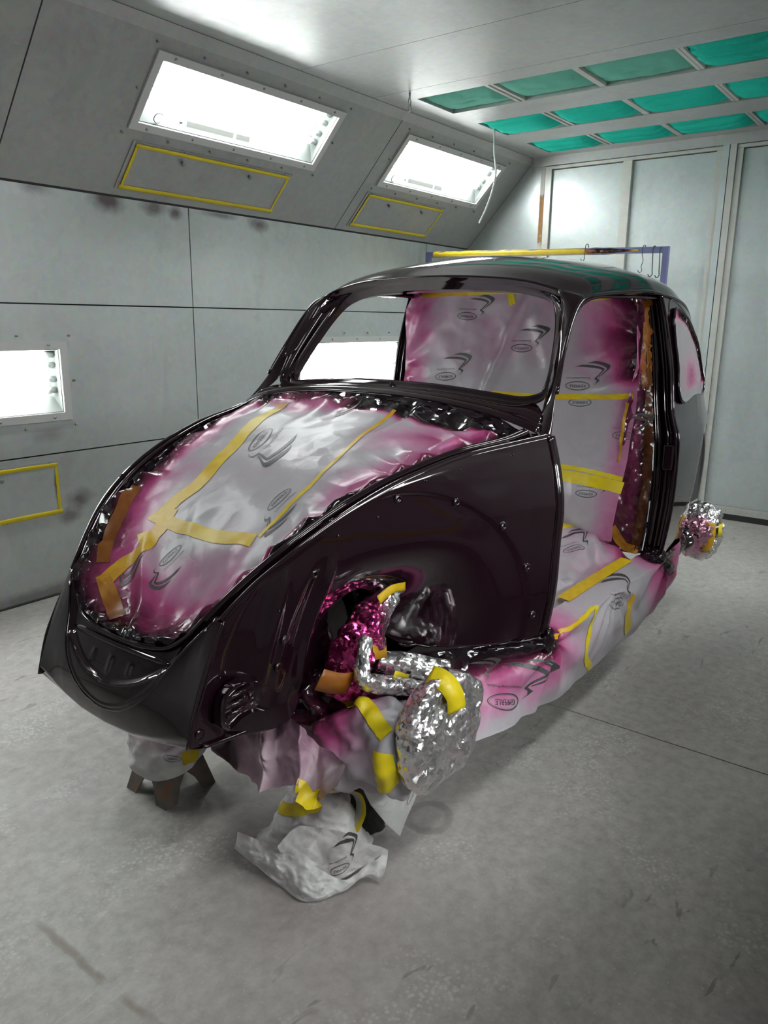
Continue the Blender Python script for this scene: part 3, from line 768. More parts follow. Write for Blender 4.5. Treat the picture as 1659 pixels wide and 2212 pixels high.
for s_ in (-1, 1):
    def q(u, v):
        a, b = QT(u), QB(u); x = a[0]*v+b[0]*(1-v); z = a[2]*v+b[2]*(1-v)
        y = quarter_y(x, z)
        if v > .97: y = y*(1-(v-.97)/.03)+a[1]*(v-.97)/.03
        return (x, YC+s_*y, z)
    v, f = grid(170, 110, q); qp = obj('front_quarter_panel', v, f, PAINT, car, True, .003, offset=-1.0 if s_ < 0 else 1.0)
    for bx, bz in ((1.317,.989),(1.499,1.023),(1.671,.993),(1.813,.909),(1.904,.776),(1.944,.621),(1.274,.87)):
        p = cw(bx, s_*(quarter_y(bx, bz)+.000), bz); n = V(-.28, s_, 0)
        MB().lathe(p, n, [(0, .013), (.003, .013), (.0045, .008), (.0045, .0055), (-.004, .005)], 8, False).build('nut_boss', PAINT, qp, True)
    for bx, bz in ((1.235,.93),(1.33,.955),(1.44,.985),(1.575,1.06),(1.68,1.078),(1.18,.80),(1.86,1.10)):
        p = cw(bx, s_*(quarter_y(bx, bz)), bz); MB().lathe(p, (-.28, s_, 0), [(0, .004), (.003, .003)], 6).build('rivet', PAINT, qp, True)
    # beaded edge beside the door opening and the hinge pillar face
    c = spl(sgnpts([(1.998, b, a) for a, b in YP], s_)); MB().tube([V(*c(t)) for t in np.linspace(0, 1, 40)], .0055, 8).build('door_edge_bead', PAINT, qp, True)
    a = sgnpts([(2.0, b+.002, a_) for a_, b in YP], s_); b = sgnpts([(2.03, b_-.085, a_) for a_, b_ in YP], s_)
    v, f = strip(a, b, 40, 4); obj('hinge_pillar', v, f, PAINT, car, True, .02)
# bumper bracket on the near nose side, and its twin
def bracket(s_):
    yb = .312
    out = [(1.028,.628),(1.040,.640),(1.075,.652),(1.115,.645),(1.135,.634),(1.185,.590),(1.192,.570),(1.183,.553),(1.155,.552),(1.110,.566),(1.07,.563),(1.035,.552),(1.022,.565)]
    c = spl([(x, 0, z) for x, z in out], True); P = [c(t) for t in np.linspace(0, 1, 48)[:-1]]
    n = len(P); v = []; f = []
    cx, cz = 1.10, .60
    for d, k in ((0, 1), (.022, 1), (.030, .97), (.032, .93), (.020, .86), (.018, .80)):
        for p in P: v.append(cw(cx+(p[0]-cx)*k, s_*(yb+d), cz+(p[2]-cz)*k))
    for r in range(5):
        for i in range(n): f.append((r*n+i, r*n+(i+1) % n, (r+1)*n+(i+1) % n, (r+1)*n+i))
    f.append(tuple(5*n+i for i in range(n)))
    ob = obj('bumper_bracket', v, f, PAINT, car, True, auto=60)
    for x0, z0, x1, z1 in ((1.036, .622, 1.112, .632), (1.036, .602, 1.108, .611), (1.038, .582, 1.102, .590)):
        MB().tube([cw(x0, s_*(yb+.020), z0), cw((x0+x1)/2, s_*(yb+.023), (z0+z1)/2), cw(x1, s_*(yb+.018), z1)], [.004, .006, .003], 8).build('bracket_rib', PAINT, ob, True)
    for x, z, m_ in ((1.118, .600, PAINT), (1.140, .592, SCREW), (1.165, .572, PAINT)):
        MB().lathe(cw(x, s_*(yb+.018), z), (0, s_, 0), [(0, .009), (.003, .009), (.003, .005), (-.004, .004)], 12, False).build('bracket_hole', m_, ob, True)
bracket(-1); bracket(1)
for s_ in (-1, 1):
    for x, z in ((.985, .553), (1.20, .72), (1.185, .655)):
        MB().lathe(cw(x, s_*(quarter_y(x, z)), z), (0, s_, 0), [(0, .012), (.003, .012), (.004, .007), (.004, .004)], 12).build('plug', PAINT, car, True)
    # lower seam flange
    c = spl(sgnpts([(.99,.307,.520),(1.04,.308,.512),(1.12,.313,.505),(1.17,.314,.502)], s_))
    MB().tube([V(*c(t)) for t in np.linspace(0, 1, 16)], .005, 6).build('seam_flange', PAINT, car, True)
# --- frame head and floor pan seen dark between masking
m = MB(); m.box((1.02, YC-.27, .49), (1.95, YC+.27, .53)); m.box((1.6, YC-.33, .40), (4.2, YC+.33, .49)); m.build('floor_pan', PAINT, car)
for s_ in (-1, 1): MB().box((1.22, YC+s_*.295-.005, .53), (1.62, YC+s_*.295+.005, .84)).build('inner_wheel_wall', PAINT, car)
# front bulkhead of the luggage bay keeps the cabin dark
m = MB(); m.box((1.93, YC-.55, .53), (1.95, YC+.55, 1.13)); m.build('front_bulkhead', PAINT, car)
# --- lock pillars and rear quarters
BO = [(.53,.667),(.60,.678),(.75,.694),(.93,.697),(1.04,.690),(1.09,.672),(1.13,.662),(1.28,.644),(1.465,.602),(1.555,.576)]
BI = [(.53,.595),(.64,.605),(.83,.612),(1.01,.602),(1.276,.569),(1.379,.555),(1.465,.54),(1.555,.522)]
for s_ in (-1, 1):
    prof = [(0,0),(.04,-.006),(.12,-.006),(.18,.012),(.34,.016),(.42,.004),(.50,.004),(.56,.016),(.86,.018),(.94,.006),(1.0,.006),(1.02,.05)]
    def jamb(u, v):
        z = .53+(1.555-.53)*u; j = v*(len(prof)-1); k = min(int(j), len(prof)-2); a = j-k
        fr = prof[k][0]*(1-a)+prof[k+1][0]*a; d = prof[k][1]*(1-a)+prof[k+1][1]*a
        return (3.0+d, YC+s_*(ip(z, BO)*(1-fr)+ip(z, BI)*fr), z)
    v, f = grid(80, len(prof)*2-1, jamb); jp = obj('lock_pillar', v, f, PAINT, car, True)
    mb = MB(); mb.box((2.985, YC+s_*.665-.02, .90), (3.01, YC+s_*.665+.02, 1.0)); mb.build('striker_plate', PAINT, jp, bevel=.006)
rq = [  # x, list of (y,z) sill -> gutter
    (3.0, [(b, a) for a, b in BO]),
    (3.3, [(.642,.53),(.652,.60),(.667,.75),(.668,.93),(.658,1.03),(.644,1.08),(.636,1.12),(.618,1.26),(.590,1.43),(.566,1.53)]),
    (3.6, [(.606,.53),(.617,.60),(.632,.75),(.633,.92),(.624,1.01),(.610,1.06),(.602,1.10),(.586,1.22),(.551,1.37),(.524,1.46)]),
    (3.9, [(.550,.53),(.560,.60),(.576,.74),(.577,.90),(.567,.98),(.553,1.03),(.542,1.07),(.520,1.16),(.482,1.27),(.448,1.345)]),
    (4.15, [(.52,.53),(.53,.59),(.55,.70),(.55,.84),(.535,.91),(.51,.95),(.49,.98),(.45,1.05),(.40,1.135),(.35,1.20)]),
    (4.35, [(.42,.53),(.43,.57),(.44,.65),(.44,.75),(.42,.81),(.40,.84),(.38,.865),(.34,.91),(.29,.965),(.25,1.005)]),
    (4.48, [(.30,.53),(.31,.545),(.31,.57),(.30,.60),(.285,.63),(.27,.65),(.255,.665),(.22,.70),(.19,.735),(.16,.76)])]
for s_ in (-1, 1):
    v, f = loft([[(x, YC+s_*y, z) for y, z in L] for x, L in rq], 90, 90)
    out = []
    for p in v:                                            # sink the rear wheel housing
        r = math.hypot(p.x-3.92, p.z-.58)
        k = sm(.52, .42, r)*sm(1.0, .93, p.z)*sm(4.4, 4.25, p.x)
        y = (p.y-YC)*s_; y = y*(1-k)+min(y, .46)*k; out.append(V(p.x, YC+s_*y, p.z))
    rqo = obj('rear_quarter_panel', out, f, PAINT, car, True, .003, offset=-1 if s_ > 0 else 1)
m = MB(); m.box((4.44, YC-.30, .50), (4.47, YC+.30, .62)); m.build('rear_valance', PAINT, car)
MB().box((3.1, YC-.42, .50), (4.35, YC+.42, .53)).build('rear_floor', PAINT, car)

# ================================================================= MASKING SHEETS
def spraymat(name, stops, rough=(.42, .10), metal=0.0, facet=0.0, fsc=40, fmode='spray', spec=.5, base_facet=0.0, crum=None):
    m = mat(name, (.6, .6, .6), .4, metal, spec); t = NT(m); p = t.pos()
    a = t.new('ShaderNodeAttribute'); a.attribute_name = 'spray'
    n = t.noise(p, 14, 5, .6, .3)
    s_ = t.math('ADD', a.outputs['Fac'], t.math('MULTIPLY', t.math('SUBTRACT', n, .5), .22))
    t.set(Base_Color=t.ramp(s_, stops), Roughness=t.ramp(s_, [(.35, rough[0]), (.8, rough[1])]))
    if facet:
        amt = t.math('ADD', t.math('MULTIPLY', t.ramp(a.outputs['Fac'], [(.45, 0), (.85, 1)]), facet), base_facet) if fmode == 'spray' else facet
        nn = t.facets(p, fsc, amt)
        for sc, am, wp in (crum or []): nn = t.facets(p, sc, am, wp, nn)
        t.set(Normal=nn)
    return m
PSTOPS = [(0, (.44, .42, .45)), (.10, (.44, .385, .43)), (.26, (.50, .215, .36)), (.42, (.40, .06, .19)), (.60, (.15, .018, .06)), (.76, (.045, .008, .02)), (.9, (.010, .005, .008))]
PAPER = spraymat('masking_paper', PSTOPS, (.36, .10), facet=.75, fsc=46, base_facet=.03, crum=[(9, .10, .10), (21, .09, .05)])
FILM = spraymat('window_film', [(0, (.46, .46, .47)), (.25, (.62, .36, .48)), (.45, (.55, .10, .28)), (.62, (.25, .02, .07)), (.8, (.02, .008, .01))], (.24, .10), metal=.35, facet=.7, fsc=60, base_facet=.07)
TAPES = spraymat('oversprayed_tape', [(0, (.74, .57, .010)), (.2, (.58, .30, .010)), (.4, (.26, .085, .008)), (.6, (.10, .026, .005)), (.85, (.02, .006, .004))], (.4, .12), facet=.5, fsc=60)
FOIL = spraymat('aluminium_foil', [(0, (.92, .92, .92)), (.25, (.80, .52, .64)), (.5, (.66, .06, .25)), (.7, (.34, .012, .08)), (.9, (.02, .008, .012))], (.24, .14), metal=.92, facet=.85, fsc=85, fmode='all', crum=[(24, .35, .05)])
BFILM = spraymat('black_film', [(0, (.012, .006, .009)), (1, (.012, .006, .009))], (.08, .08), facet=.8, fsc=34, fmode='all')
PLAINP = spraymat('plain_masking_paper', [(0, (.66, .65, .64)), (.28, (.50, .40, .44)), (.5, (.34, .19, .26)), (.75, (.12, .05, .08)), (1, (.04, .02, .03))], (.5, .4), facet=.25, fsc=55, base_facet=.16, crum=[(13, .28, .08), (28, .26, .04)])
INK = mat('printed_ink', (.055, .052, .055), .45)

def project(p):
    q = np.array(p)-np.array((0, 0, CAMZ)); z = q@_fw
    return np.array((IW/2+FPX*(q@_R)/z, IH/2+FPX*(q@_D)/z))
def set_attr(o, vals):
    a = o.data.attributes.new('spray', 'FLOAT', 'POINT'); a.data.foreach_set('value', [float(x) for x in vals])
class Sheet:
    def __init__(s, name, fn, spray, nu, nv, m, label=None, cat=None, parent=None, group=None):
        s.fn = lambda u, v: Vector(fn(u, v)); s.spray = spray
        v = []; f = []; at = []
        for i in range(nu):
            for j in range(nv):
                u, w_ = i/(nu-1), j/(nv-1); p = s.fn(u, w_); v.append(p); at.append(spray(u, w_, p))
        for i in range(nu-1):
            for j in range(nv-1): f.append((i*nv+j, (i+1)*nv+j, (i+1)*nv+j+1, i*nv+j+1))
        s.o = obj(name, v, f, m, parent, True); set_attr(s.o, at)
        if label: tag(s.o, label, cat, group)
        s.cache = None
    def frame(s, u, v, h=.006):
        u0, u1 = u-h, u+h; v0, v1 = v-h, v+h
        du = (s.fn(u1, v)-s.fn(u0, v))/(2*h); dv = (s.fn(u, v1)-s.fn(u, v0))/(2*h)
        n = du.cross(dv).normalized()
        if n.dot(V(0, 0, CAMZ)-s.fn(u, v)) < 0: n = -n
        return du, dv, n
    def uv(s, px, py):
        """surface parameters of the spot measured at a photo position"""
        if s.cache is None:
            s.cache = [(i/40, j/40, project(s.fn(i/40, j/40))) for i in range(41) for j in range(41)]
        b = min(s.cache, key=lambda c: (c[2][0]-px)**2+(c[2][1]-py)**2); u, v = b[0], b[1]
        for _ in range(12):
            h = .004; q = project(s.fn(u, v)); J = np.array([(project(s.fn(u+h, v))-q)/h, (project(s.fn(u, v+h))-q)/h]).T
            try: d = np.linalg.solve(J, np.array((px, py))-q)
            except np.linalg.LinAlgError: break
            d = np.clip(d, -.08, .08); u = min(1.02, max(-.02, u+d[0]*.8)); v = min(1.02, max(-.02, v+d[1]*.8))
        return u, v
    def off(s, u, v, d3, fr):
        du, dv, n = fr
        A = np.array([list(du), list(dv)]).T; x, *_ = np.linalg.lstsq(A, np.array(d3), rcond=None); return u+x[0], v+x[1]
    def tape(s, path, width, spray=0.0, uvpath=False, m=None, name='tape_strip', lift=.0016, ragged=.0015):
        P = [q if uvpath else s.uv(*q) for q in path]; c = spl([(a, b, 0) for a, b in P]) if len(P) > 2 else (lambda t, P=P: np.array((P[0][0]*(1-t)+P[1][0]*t, P[0][1]*(1-t)+P[1][1]*t, 0)))
        L = sum((s.fn(*c(k/20)[:2])-s.fn(*c((k+1)/20)[:2])).length for k in range(20)); n = max(6, int(L/.008)); v = []; f = []; at = []
        for i in range(n+1):
            u, w_ = c(i/n)[:2]; t = (s.fn(*c(min(1, i/n+.01))[:2])-s.fn(*c(max(0, i/n-.01))[:2])).normalized()
            fr = s.frame(u, w_); ac = fr[2].cross(t).normalized()
            for k in range(5):
                g = (k-2)/4*width+(ragged*nz((i*.31, k, width*50), 1.3) if k in (0, 4) else 0)
                uu, vv = s.off(u, w_, ac*g, fr); p = s.fn(uu, vv)+fr[2]*(lift+.0006*abs(nz((i*.5, k*.7, 2), 1)))
                v.append(p); at.append((spray(i/n) if callable(spray) else spray)+.08*nz((i*.2, k, 0), 1))
        for i in range(n):
            for k in range(4): f.append((i*5+k, (i+1)*5+k, (i+1)*5+k+1, i*5+k+1))
        o = obj(name, v, f, m or TAPES, s.o, True); set_attr(o, at); return o
    def decal(s, A, B, what='ETSW', lift=.0012, uv=False):
        """printed mark: ellipse runs from photo position A to B"""
        a = s.uv(*A) if not uv else A; b = s.uv(*B) if not uv else B; u, v = (a[0]+b[0])/2, (a[1]+b[1])/2
        fr = s.frame(u, v); X = s.fn(*b)-s.fn(*a); L = X.length; n = fr[2]; X = (X-n*X.dot(n)).normalized(); Y = n.cross(X)
        vs = []; fs = []
        for key in what:
            tv, tf = DECALS[key]; k0 = len(vs)
            for x, y in tv:
                uu, vv = s.off(u, v, X*(x*L)+Y*(y*L), fr); vs.append(s.fn(uu, vv)+n*lift)
            fs += [tuple(i+k0 for i in q) for q in tf]
        if vs:
            o = obj('printed_logo', vs, fs, INK, s.o, False); o['kind'] = 'stuff'; return o
def _flat(polys=None, text=None, size=1, sx=1, loc=(0, 0), cut=.09):
    bm = bmesh.new()
    if text:
        cu = bpy.data.curves.new('t', 'FONT'); cu.body = text; cu.size = size; cu.align_x = 'CENTER'; cu.align_y = 'CENTER'; cu.resolution_u = 2
        ob = bpy.data.objects.new('t', cu); COL.objects.link(ob); me = bpy.data.meshes.new_from_object(ob)
        bm.from_mesh(me); bpy.data.objects.remove(ob); bpy.data.curves.remove(cu); bpy.data.meshes.remove(me)
        for q in bm.verts: q.co.x = q.co.x*sx+loc[0]; q.co.y += loc[1]; q.co.z = 0
    for P in polys or []:
        try: bm.faces.new([bm.verts.new((x, y, 0)) for x, y in P])
        except ValueError: pass
    bmesh.ops.triangulate(bm, faces=bm.faces)
    for _ in range(3):
        e = [x for x in bm.edges if x.calc_length() > cut]
        if not e: break
        bmesh.ops.subdivide_edges(bm, edges=e, cuts=1); bmesh.ops.triangulate(bm, faces=bm.faces)
    bm.verts.index_update(); r = ([(q.co.x, q.co.y) for q in bm.verts], [tuple(x.index for x in q.verts) for q in bm.faces]); bm.free(); return r
def _band(outer, inner): return [[outer[i], outer[i+1], inner[i+1], inner[i]] for i in range(len(outer)-1)]
ell = lambda a, b, n=48: [(a*math.cos(t), b*math.sin(t)) for t in np.linspace(0, 2*math.pi, n+1)]
_eo, _ei = ell(.5, .175), [(x+.012*(1 if x > 0 else -.6), y) for x, y in ell(.468, .150)]
DECALS = {
    'E': _flat(_band(_eo, _ei)+_band(ell(.455, .142), ell(.448, .136))),
    'T': _flat(None, 'KEMPERLE', .16, .92, (0, 0)),
    'S': _flat(None, 'Performance Driven Products', .088, .86, (.0, -.30)),
    'W': _flat(_band([(-.40,-.855),(-.55,-.905),(-.75,-.946),(-.95,-.930),(-1.16,-.875),(-1.28,-.82),(-1.315,-.77),(-1.25,-.66),(-1.0,-.46),(-.80,-.315)],
                     [(-.40,-.853),(-.55,-.865),(-.72,-.855),(-.90,-.815),(-1.05,-.755),(-1.13,-.70),(-1.15,-.665),(-1.12,-.62),(-.97,-.49),(-.785,-.325)])
              + _band([(.10,-.74),(-.15,-.795),(-.30,-.805),(-.60,-.79),(-.85,-.745),(-1.00,-.69),(-1.055,-.64),(-.98,-.555),(-.76,-.335),(-.74,-.285),(-.86,-.235),(-.80,-.14),(-.66,-.03)],
                      [(.10,-.738),(-.14,-.725),(-.27,-.717),(-.58,-.69),(-.82,-.655),(-.93,-.62),(-.955,-.60),(-.90,-.54),(-.66,-.30),(-.64,-.262),(-.76,-.215),(-.77,-.14),(-.655,-.035)]))}

_cd = {}
def crease(p, s=1.0, o=0):
    """paper folds: a few straight fold directions, each live only in patches, 0..1"""
    if o not in _cd:
        rnd = random.Random(o*17+5); _cd[o] = []
        for i in range(5):
            d = V(rnd.gauss(0, 1), rnd.gauss(0, 1), rnd.gauss(0, 1)).normalized(); _cd[o].append((d, rnd.uniform(.45, 1.3), rnd.uniform(0, 9), rnd.randint(1, 60)))
    q = Vector(p)*(s*1.9); q = q+V(nz(q, .55, o+1), nz(q, .55, o+2), nz(q, .55, o+3))*.45
    h = 0; w = 0
    for d, fr, ph, k in _cd[o]:
        m_ = sm(-.25, .45, nz(q, .45, k)); h += m_*abs((q.dot(d)*fr+ph) % 2-1); w += m_
    return min(1.4, h*.62)
# ---- hood bay sheet ---------------------------------------------------
_tp = idx_curve(mirror_line([(1.975,.545,1.150),(1.962,.45,1.186),(1.946,.25,1.214),(1.942,0,1.222)]))
LH = [(1.975,.545,1.150),(1.89,.530,1.130),(1.727,.484,1.112),(1.600,.449,1.088),(1.480,.415,1.056),(1.368,.386,1.014),(1.268,.354,.964),(1.199,.326,.919),(1.140,.295,.871),(1.090,.268,.825),(1.055,.243,.783),(1.036,.208,.743)]
_ln, _lf = spl(sgnpts(LH, -1)), spl(sgnpts(LH, 1))
_bt = idx_curve(mirror_line([(1.036,.208,.743),(1.017,.17,.712),(1.004,.10,.699),(1.0,0,.696)]))
P00, P10, P01, P11 = _ln(0), _lf(0), _ln(1), _lf(1)
def hood_base(u, v):
    u = min(1, max(0, u)); v = min(1, max(0, v))
    c = (1-v)*_tp(u)+v*_bt(u)+(1-u)*_ln(v)+u*_lf(v)-((1-u)*(1-v)*P00+u*(1-v)*P10+(1-u)*v*P01+u*v*P11)
    e = 16*u*(1-u)*v*(1-v)
    return c, e
def hood(u, v):
    c, e = hood_base(u, v)
    du = min(u, 1-u); dv = min(v, 1-v); d = min(du*.85, dv*1.2)
    p = c+np.array((.02, 0, -.090))*e*(.22+.95*sm(.40, .85, v))
    # hollow towards the spare wheel and the fold running down from the tape
    p = p+np.array((.02, 0, -.05))*math.exp(-((u-.38)/.22)**2-((v-.86)/.12)**2)*(1 if d > 0 else 0)*sm(0, .12, dv)
    p = p+np.array((-.006, 0, .030))*math.exp(-((u-.60+(v-.8)*.9)/.035)**2)*sm(.68, .8, v)*sm(.0, .1, dv)
    p = p+np.array((-.004, 0, .028))*math.exp(-((u-.14)/.05)**2)*sm(.5, .72, v)*sm(1, .86, v)
    q = (u*2.6+v*.3, v*2.2, 0)
    k = .35+.65*sm(.45, .85, v)+.6*sm(.25, .05, du)
    h = .007*k*fbm(q, 2.3, 1)+.006*k*ridge((u*3.2+v*1.5, v*2.0-u, 0), 2.1, 4)+.004*ridge((u*2-v*3, v*1.2+u*2, 1), 3.3, 9)*k
    # tension folds radiating from the cowl edge and the near rail
    h += .007*math.sin(u*44+4*nz((u*5, v*2, 3), 1.5))*sm(.28, .02, v)*sm(.0, .02, dv)
    h += .011*(1-2*abs(((v*9+2.2*u+.7*nz((u*3, v*6, 5), 1.6)) % 1)*2-1))*sm(.34, .06, u)*sm(0, .015, du)
    h += .010*(1-2*abs(((v*8-2.4*u+.7*nz((u*4, v*6, 8), 1.6)) % 1)*2-1))*sm(.70, .95, u)*sm(.35, .6, v)*sm(0, .015, du)
    h += k*(.020*crease((u*2.0+v*.6, v*2.4-u*.5, 0), 1.2, 3)+.009*crease((u*3-v, v*3+u, 2), 2.2, 5))
    cr = sm(.085, .02, d)
    along = v*1.35 if du < dv*1.4 else u*1.0
    h += (1-.6*sm(.5, .85, u))*cr*(.011*abs(((along*16+1.5*nz(p, 9, 4)+d*14) % 2)-1)*(.4+.6*sm(-.3, .3, nz((along*7, d*3, 0), 1, 8)))+.009*crease(p, 8, 2)+.003*crease(p, 19, 3))*sm(0, .03, d)
    fall = sm(0, .03, d); h *= .12+.88*sm(.005, .075, du)
    return Vector(p)+V(-.35, 0, .94)*(h*(.25+.75*fall))+V(0, 0, -.020)*sm(.0, .025, d)
def hood_spray(u, v, p):
    n = fbm((u*3, v*3.2, 2), 1.6, 6)
    near, far, top, bot = u*.95, (1-u)*.95, v*1.35, (1-v)*1.35
    s_ = 0
    lo = sm(.45, .85, v)
    for dd, w0, w1 in ((near, .05+.02*lo, .20+.06*lo), (far, .085+.075*lo, .27+.22*lo), (top, .04, .15), (bot, .14, .42)):
        dd = dd+.045*n+.02*nz((u*14, v*14, 1), 1.5)
        s_ = max(s_, 1-sm(w0*.25, w0, dd)*.30-sm(w0*.6, w1, dd)*.72)
    # heavy black along the cowl on the near side; pink clouds
    s_ = max(s_, .98*sm(.10, .055, v+.03*n)*sm(.62, .45, u))
    s_ = max(s_, .44*math.exp(-((u-.20)/.15)**2-((v-.17)/.10)**2)+.12*n)
    s_ = max(s_, .42*math.exp(-((u-.62)/.09)**2-((v-.06)/.05)**2))
    s_ = max(s_, .42*math.exp(-((u-.90)/.22)**2-((v-.72)/.30)**2)+.12*n)
    s_ = max(s_, .27*sm(.52, .80, v+.08*n)+.09*n)
    s_ = max(s_, .30*math.exp(-((u-.12)/.12)**2-((v-.45)/.3)**2)+.12*n)
    return max(.05+.03*n, s_)
HS = Sheet('hood_bay_sheet', hood, hood_spray, 190, 240, PAPER, 'pink-sprayed printed masking paper stretched over the open hood bay', 'masking paper')
HS.tape([(612, 872), (560, 905), (520, 945), (480, 988), (430, 1045), (385, 1078), (340, 1120)], .050, lambda t: .02+.10*t+.25*(t < .06))
HS.tape([(330, 1112), (400, 1140), (460, 1158), (548, 1168)], .040, lambda t: .10)
HS.tape([(352, 1128), (310, 1180), (262, 1222), (222, 1258)], .040, lambda t: .10+.16*t)
HS.tape([(372, 1100), (340, 1150), (300, 1168)], .045, .12)
HS.tape([(852, 886), (790, 935), (722, 998)], .012, lambda t: .22-.15*t)
HS.tape([(722, 998), (640, 1078), (560, 1160)], .011, lambda t: .08)
HS.tape([(222, 1242), (236, 1285), (255, 1335)], .042, lambda t: .28+.25*t)
HS.tape([(292, 1050), (262, 1100), (236, 1160), (222, 1215)], .034, lambda t: .50)
HS.decal((541, 975), (584, 926)); HS.decal((579, 1103), (628, 1056)); HS.decal((344, 1222), (392, 1178))
HS.decal((735, 885), (772, 840), 'W'); HS.decal((930, 890), (985, 850), 'W'); HS.decal((250, 1195), (300, 1140), 'W')

# ---- cabin curtain sheet ---------------------------------------------
def curtain(u, v):
    z = 1.565-(1.565-.60)*v
    hw = ip(z, [(.60,.50),(.66,.50),(.8,.52),(1.17,.545),(1.5,.545),(1.57,.50)])
    y = -hw+2*hw*u
    x = 2.950+.02*math.sin(v*3)*0
    e = 1-abs(2*u-1)**3
    # diagonal pull folds, fans at the near upper side, long central crease
    t1 = (u-.47)-(v-.05)*.38
    h = .020*math.exp(-(t1/.020)**2)*sm(.0, .06, v)*sm(.50, .40, v)
    h += .010*math.exp(-((u-.40+(v-.1)*.25)/.03)**2)*sm(.03, .1, v)*sm(.40, .25, v)
    fan = sm(.30, .06, u)*sm(.0, .07, u)*sm(.46, .30, v)
    h += .022*fan*math.sin(11*math.atan2(v-.20, u+.16)+2.4*nz((u*4, v*6, 0), 1.2))
    fan2 = sm(.70, 1.0, u)*sm(.52, .40, v)
    h += .010*sm(1, .93, u)*fan2*math.sin(12*math.atan2(v-.36, 1.10-u)+2*nz((u*4, v*5, 2), 1.3))
    h += .012*math.exp(-((u-.10-(v-.33)*.4)/.04)**2)*sm(.28, .33, v)*sm(.42, .38, v)
    h += .006*fbm((u*3, v*4, 0), 1.7, 3)+.004*ridge((u*4+v*2, v*5-u, 0), 1.8, 5)
    h += .012*crease((u*3, v*3.4, 0), 1.5, 4)*(.4+sm(.3, 0, u)+sm(.7, 1, u))
    low = sm(.62, .85, v); h += .010*low*ridge((u*5, v*4+u*3, 0), 1.7, 7)
    return (x-h-.03*low*(1-u), YC+y, z)
def curtain_spray(u, v, p):
    n = fbm((u*4, v*5, 1), 1.4, 3)
    s_ = .05
    s_ = max(s_, .62*sm(.36, .0, u+.05*n)*sm(.36, .20, v)+.14*n*sm(.4, .1, u))
    s_ = max(s_, .72*math.exp(-((u-.02)/.10)**2)*sm(.42, .30, v))
    s_ = max(s_, .32*math.exp(-((u-.0)/.10)**2))
    s_ = max(s_, .44*sm(.76, 1.02, u+.06*n)*sm(.5, .38, v)+.1*n*sm(.7, .9, u))
    s_ = max(s_, .16*sm(.5, .2, v)+.06*n)
    return s_
CS = Sheet('cabin_curtain_sheet', curtain, curtain_spray, 150, 150, PAPER, 'printed masking paper curtain hung across the cabin at the door pillars', 'masking paper')
CS.tape([(912, 638), (1000, 633), (1080, 629), (1172, 630)], .022, lambda t: .25*(1-t)*(t < .4))
CS.tape([(1101, 618), (1108, 658)], .028, 0.0)
CS.tape([(1062, 849), (1150, 856), (1250, 857), (1368, 856)], .022, lambda t: .06)
CS.tape([(1196, 1004), (1260, 1015), (1345, 1035)], .018, 0.0)
CS.tape([(1196, 1024), (1260, 1035), (1345, 1055)], .048, 0.0)
CS.tape([(1255, 645), (1320, 640), (1385, 634)], .022, lambda t: .05+.35*t)
for a, b in (((1030, 684), (988, 682)), ((1150, 752), (1104, 752)), ((985, 812), (940, 814)), ((1274, 834), (1221, 833)), ((1278, 869), (1228, 869)), ((1370, 942), (1322, 940)), ((1290, 1068), (1243, 1064))):
    CS.decal(a, b, 'ETSW' if a != (1278, 869) else 'ET')

# ---- jamb wrap beside the lock pillar --------------------------------
def jambw(u, v):
    z = 1.555-(1.555-.555)*v
    y0 = ip(z, BI)+.004; y1 = ip(z, [(.55,.475),(.8,.485),(1.1,.50),(1.3,.535),(1.55,.515)])
    y = y0*(1-u)+y1*u
    h = .010*ridge((u*1.2, v*7, 0), 1.6, 2)*sm(0, .2, u)+.008*fbm((u*2, v*9, 0), 2, 5)
    return (2.980-.050*u-h*.8, YC-y, z)
JW = Sheet('jamb_wrap_sheet', jambw, lambda u, v, p: .68+.20*sm(.5, 1, 1-u)+.15*nz((u*3, v*6, 0), 1)-.25*sm(.5, .2, v)*sm(.3, .8, u)-.3*sm(.92, 1, u), 24, 110, PAPER,
           'dark sprayed masking film wrapped on the near door pillar jamb', 'masking paper')
JW.tape([(.16, .02), (.14, .25), (.13, .5), (.15, .75), (.2, .99)], .034, lambda t: .50+.20*sm(.15, .5, t), uvpath=True)
JW.tape([(.30, .10), (.32, .20), (.28, .34)], .030, lambda t: .42, uvpath=True)
JW.tape([(.97, .40), (.95, .6), (.96, .8), (.97, .95)], .012, lambda t: .26, uvpath=True)
JW.tape([(.92, .90), (.55, .97), (.10, .985)], .035, lambda t: .30, uvpath=True)
# far jamb wrap seen through the windscreen
def jambf(u, v):
    z = 1.555-(1.555-.9)*v; y0 = ip(z, BI)+.004; y = y0*(1-u)+(y0-.065)*u
    return (2.992-.035*u-.006*ridge((u, v*8, 3), 1.7, 2), YC+y, z)
JF = Sheet('jamb_wrap_sheet', jambf, lambda u, v, p: .62+.2*nz((u*3, v*6, 4), 1), 16, 80, PAPER, 'dark sprayed masking film on the far door pillar, seen through the windscreen', 'masking paper')
JF.tape([(.45, .12), (.5, .3), (.6, .5), (.4, .7)], .028, lambda t: .5, uvpath=True)

